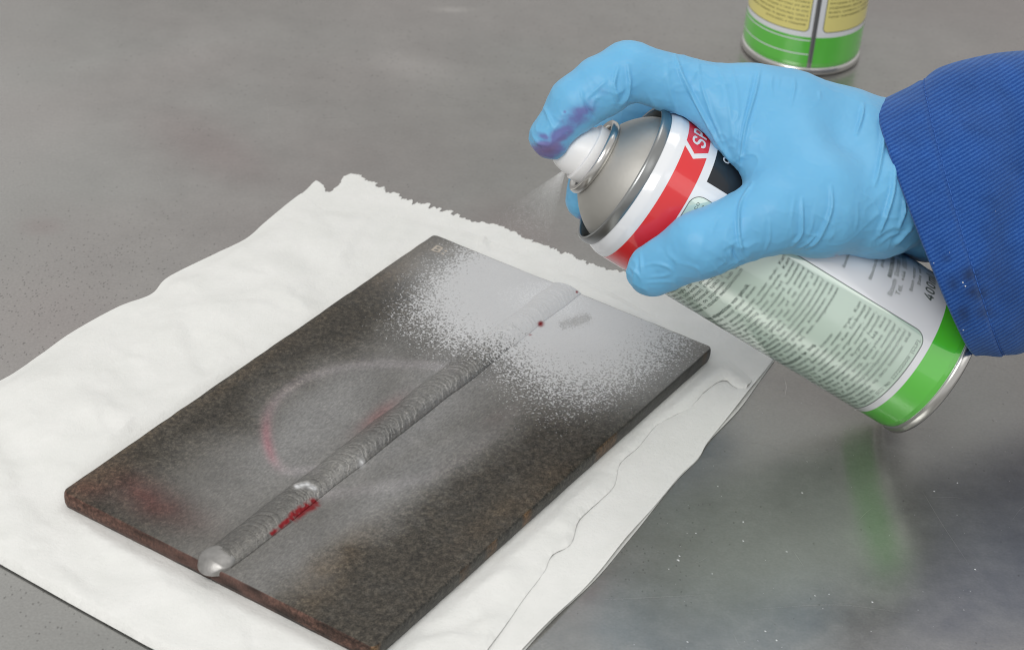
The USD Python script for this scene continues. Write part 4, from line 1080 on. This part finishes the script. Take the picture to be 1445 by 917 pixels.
# twill runs in cloth coordinates: metres along the arm and round it
girth = np.linalg.norm(np.diff(np.concatenate([LP, LP[:, :1]], 1), axis=1), axis=2)
around = np.concatenate([np.zeros((len(ts), 1)), np.cumsum(girth, 1)[:, :-1]], 1)
along = np.concatenate([np.zeros((1, NL)), np.cumsum(np.linalg.norm(np.diff(LP, axis=0), axis=2), 0)])
along = along + 0.0 * around
def cloth(rows):
    return np.column_stack([along[rows].ravel(), around[rows].ravel()])
rows = list(range(69, -1, -1)) + [0] + list(range(len(ts)))
cl = cloth(rows)
TW = 1.0 / 0.00150
twill_ang = math.radians(30)
twill_dir = math.sin(twill_ang) * CR - math.cos(twill_ang) * CU           # the cloth was cut so that its ribs lie along one slope
twill = (sv @ twill_dir) * TW
SLEEVE = nodes_material('blue_twill', {
    'tc': ('texture_coordinate', {}), 'tw': ('attribute', {'attribute': 'twill'}), 'soil': ('attribute', {'attribute': 'soil'}),
    'nw': ('noise_texture', {'scale': 90, 'detail': 5}), 'ph': ('math', {'math_type': 'multiply_add', 'value2': 0.4}),
    'k': ('math', {'math_type': 'multiply', 'value2': 6.2832}), 'si': ('math', {'math_type': 'sine'}),
    'n2': ('noise_texture', {'scale': 1500, 'detail': 3}), 'h': ('math', {'math_type': 'multiply_add', 'value2': 0.28}),
    'hr': ('map_range', {'from_min': -0.6, 'from_max': 1.2, 'to_min': 0, 'to_max': 1, 'clamp': True}),
    'r': ('rgb_ramp', {'ramp': [(0.0, (0.003, 0.022, 0.135)), (0.5, (0.009, 0.060, 0.27)), (1.0, (0.055, 0.165, 0.46))]}),
    'n3': ('noise_texture', {'scale': 55, 'detail': 5, 'roughness': 0.65}), 'r3': ('rgb_ramp', {'ramp': [(0.3, (0.82,) * 3), (0.7, (1.15,) * 3)]}),
    'm': ('mix_color', {'blend_type': 'multiply', 'fac': 1.0, 'use_clamp_result': False}),
    'ms': ('mix_color', {'blend_type': 'mix', 'b': (0.014, 0.03, 0.09)}),
    'b': ('bump', {'strength': 0.9, 'distance': 0.00022}),
    'p': ('principled_bsdf', {'roughness': 0.85, 'specular_ior_level': 0.2, 'sheen_weight': 0.25, 'sheen_roughness': 0.5, 'sheen_tint': (0.5, 0.7, 1.0)})},
    [('tc.object', 'nw.vector'), ('nw.fac', 'ph.value1'), ('tw.fac', 'ph.value3'), ('ph.value', 'k.value1'), ('k.value', 'si.value1'), ('tc.object', 'n2.vector'), ('si.value', 'h.value1'), ('n2.fac', 'h.value3'),
     ('h.value', 'hr.value'), ('hr.result', 'r.fac'), ('tc.object', 'n3.vector'), ('n3.fac', 'r3.fac'), ('r.color', 'm.a'), ('r3.color', 'm.b'), ('m.result', 'ms.a'), ('soil.fac', 'ms.fac'), ('ms.result', 'p.base_color'),
     ('h.value', 'b.height'), ('b.normal', 'p.normal')], surface='p.BSDF')
sp2 = proj(sv)
nsoil = meshkit.fbm(sv * 260, 4, 6)
soil = np.maximum.reduce([0.9 * blob(sp2, 1368, 388, 14, 10), 0.8 * blob(sp2, 1378, 412, 16, 11), 0.7 * blob(sp2, 1392, 440, 16, 9), 0.6 * blob(sp2, 1345, 400, 10, 12), 0.5 * blob(sp2, 1335, 365, 8, 6), 0.6 * blob(sp2, 1360, 440, 10, 14), 0.3 * blob(sp2, 1420, 400, 30, 40)]) * (0.2 + 1.5 * nsoil)
if mchk.volume < 0:
    sf = sf[:, ::-1]
sleeve = obj('sleeve', (sv, sf), SLEEVE, person, smooth=True, primvars={'twill': twill, 'soil': np.clip(soil, 0, 0.85)})
# the hem's row of stitches
THREAD = plain('blue_thread', (0.03, 0.12, 0.42), 0.8)
i_st = int(np.argmin(np.abs(ts - 55)))
row, nrm = OUT[i_st], out[i_st]
cum = np.concatenate([[0], np.cumsum(np.linalg.norm(np.diff(row, axis=0), axis=1))])
V_, F_, n = [], [], 0
pos = 0.0
while pos < cum[-1] - 0.003:
    seg = np.linspace(pos, pos + 0.0021, 5)
    p = np.stack([np.interp(seg, cum, row[:, k]) for k in range(3)], -1)
    nn = np.stack([np.interp(seg, cum, nrm[:, k]) for k in range(3)], -1)
    p = p + nn * (0.00015 + 0.00012 * np.sin(np.linspace(0, np.pi, 5)))[:, None]
    v, f = ribbon_tube(p, 0.00024, 0.00020, 6)
    V_.append(v); F_.append(f + n); n += len(v)
    pos += 0.0029
obj('hem_stitching', (np.vstack(V_), np.vstack(F_)), THREAD, sleeve, smooth=True)
# pale specks of dried developer on the cloth
def lumps(points, normals, radii, seed):
    rng = np.random.default_rng(seed)
    base = trimesh.creation.icosphere(1)
    V_, F_, n = [], [], 0
    for p, q, r in zip(points, normals, radii):
        a = np.cross(q, [0.3, 0.5, 0.8]); a /= np.linalg.norm(a); b = np.cross(q, a)
        v = base.vertices * (1 + 0.25 * rng.uniform(-1, 1, (len(base.vertices), 1)))
        sx, sy = r * rng.uniform(0.8, 1.5), r * rng.uniform(0.7, 1.1)
        V_.append(p + v[:, :1] * sx * a + v[:, 1:2] * sy * b + v[:, 2:] * r * 0.22 * q); F_.append(base.faces + n); n += len(v)
    return np.vstack(V_), np.vstack(F_)

CHALK = plain('dried_developer', (0.72, 0.73, 0.74), 0.9)
front_v = np.where(((sv - EYE) @ fw < (sleeve_mid := ((LP[40].mean(0) - EYE) @ fw))))[0]
tr_ = cKDTree(sp2[front_v])
sn = np.array(trimesh.Trimesh(sv, sf, process=False).vertex_normals)
spx_pts = [(1333, 350, .7), (1330, 349, .5), (1340, 356, .3), (1358, 398, .55), (1362, 402, .6), (1354, 396, .4), (1366, 437, .55), (1363, 440, .3), (1325, 378, .5), (1345, 420, .35), (1352, 452, .5), (1360, 466, .6), (1318, 372, .35), (1375, 380, .25), (1405, 300, .22), (1356, 300, .2)]
ids = front_v[tr_.query([(a, b) for a, b, _ in spx_pts])[1]]
obj('dried_splash', lumps(sv[ids], sn[ids], [r * M_ * 0.5 for *_, r in spx_pts], 5), CHALK, sleeve, smooth=True)

# ================================================================== SMALL THINGS ON THE TABLE
rng = np.random.default_rng(23)
sp_pts = [(957, 790, 1.2), (959, 784, .7), (1013, 686, .8), (1132, 695, 1.0), (1049, 736, .9), (1049, 763, .9), (1110, 778, .9), (873, 774, .9), (982, 752, .8), (1005, 809, .6), (1376, 803, .9), (1231, 849, .8), (1096, 903, .8), (1080, 890, .8), (1351, 681, .7), (1360, 860, .5), (970, 905, .7), (1170, 838, .6), (1150, 840, .6), (1080, 790, .4), (1018, 700, .4)]
for _ in range(90):
    sp_pts.append((rng.uniform(880, 1440), rng.uniform(590, 915), abs(rng.normal(0, .16)) + .09))
for _ in range(60):
    sp_pts.append((rng.uniform(1060, 1320), rng.normal(610, 40), abs(rng.normal(0, .13)) + .08))
P_ = np.array([at(a, b) for a, b, _ in sp_pts])
on_table = ~shapely.contains_xy(bottom_poly.buffer(0.002), P_[:, 0], P_[:, 1])
P_ = P_[on_table]; rad_ = np.array([c for *_, c in sp_pts])[on_table] * M_ * 0.42
spk = obj('developer_specks', lumps(P_, np.tile([0, 0, 1.0], (len(P_), 1)), rad_, 9), CHALK, smooth=True)
tag(spk, 'tiny white specks of dried developer scattered on the steel table', 'specks', kind='stuff')

# the scratched mark near the plate's far corner
SCRATCH = plain('scratched_bright_steel', (0.46, 0.41, 0.35), 0.6, 0.0)
v, f, w = set_line('B:', True)
mu, mv = uv_of(608, 352)
dirx = at(634, 361, PT) - at(608, 352, PT); dirx /= np.linalg.norm(dirx)
diry = np.cross([0, 0, 1.0], dirx)
ring_v = at(608, 353, PT)
cap = 0.0056
mv_ = ring_v + (v[:, :1] * cap) * dirx + (v[:, 1:2] * cap * 0.9) * diry + np.array([0, 0, 0.00008])
OUTL = []
obj('stamped_mark', (mv_, f), SCRATCH, plate, smooth=False)

# ================================================================== THE SPRAY
jet = held.GetPrim()
zc = CAN_H + 0.0128
Rm = np.stack([cn, cs, -CAN_A], 1)
jet_p = can_base + Rm @ np.array([0, -0.0112, zc + 0.0092])
aim = at(690, 395, PT) - jet_p
jl = np.linalg.norm(aim); aim /= jl
ax = np.cross(aim, fw); ax /= np.linalg.norm(ax); ay = np.cross(aim, ax)
rng = np.random.default_rng(77)
ND = 16000
dist = rng.exponential(0.034, ND * 2) ; dist = dist[dist < 0.085][:ND] + 0.0006
rad = np.sqrt(rng.uniform(0, 1, len(dist))) * (0.0006 + 0.185 * dist)
phi = rng.uniform(0, 2 * np.pi, len(dist))
Dp = jet_p + dist[:, None] * aim + rad[:, None] * (np.cos(phi)[:, None] * ax + np.sin(phi)[:, None] * ay)
size = rng.uniform(0.000028, 0.000062, len(dist))
octv = np.array([[1, 0, 0], [-1, 0, 0], [0, 1, 0], [0, -1, 0], [0, 0, 1], [0, 0, -1]], float)
octf = np.array([[0, 2, 4], [2, 1, 4], [1, 3, 4], [3, 0, 4], [2, 0, 5], [1, 2, 5], [3, 1, 5], [0, 3, 5]])
V_ = (Dp[:, None] + size[:, None, None] * octv).reshape(-1, 3)
F_ = (np.arange(len(dist))[:, None, None] * 6 + octf).reshape(-1, 3)
DROPS = plain('spray_droplets', (0.92, 0.92, 0.92), 0.8)
mist = obj('spray_mist', (V_, F_), DROPS)
tag(mist, 'faint white cone of spray droplets leaving the can nozzle towards the plate', 'spray', kind='stuff')

# hair scratches in the table's steel: raised burrs of bright metal
SCR = plain('bright_scratch', (0.50, 0.49, 0.47), 0.35, 0.8)
V_, F_, n = [], [], 0
lines_ = [[(1040, 622), (1075, 626), (1105, 636)], [(845, 846), (930, 842), (1010, 838)], [(1045, 861), (1180, 853), (1300, 868)], [(1080, 632), (1140, 640), (1185, 631)], [(625, 15), (648, 13), (668, 15)], [(1118, 775), (1135, 800)], [(1034, 893), (1044, 912)],
          [(420, 168), (455, 167), (490, 165)], [(1388, 510), (1425, 524)], [(1300, 690), (1330, 740), (1370, 800)], [(1225, 560), (1290, 600)], [(545, 64), (560, 72)]]
for _ in range(46):
    x0, y0 = rng.uniform(0, 1445), rng.uniform(0, 917)
    a, l = rng.normal(-0.15, 0.7), rng.exponential(38) + 10
    b = a + rng.normal(0, 0.25)
    lines_.append([(x0, y0), (x0 + l * math.cos(a), y0 + l * math.sin(a) * 0.6), (x0 + l * (math.cos(a) + math.cos(b)), y0 + l * (math.sin(a) + math.sin(b)) * 0.6)])
for L in lines_:
    p = np.array([at(*q) for q in spline(L, 6)])
    if shapely.contains_xy(bottom_poly.buffer(0.004), p[:, 0], p[:, 1]).any():
        continue
    d = np.gradient(p, axis=0); d /= np.linalg.norm(d, axis=1, keepdims=True)
    w = np.cross(d, [0, 0, 1.0]) * (rng.uniform(0.00004, 0.00009) * np.sin(np.linspace(0.05, np.pi - 0.05, len(p))))[:, None]
    up = np.array([0, 0, 0.00004])
    V_.append(np.concatenate([p + w + up, p - w + up])); m = len(p); i = np.arange(m - 1)
    F_.append(n + np.vstack([np.column_stack([i, i + m, i + 1]), np.column_stack([i + 1, i + m, i + m + 1])])); n += 2 * m
obj('scratches', (np.vstack(V_), np.vstack(F_)), SCR, table)
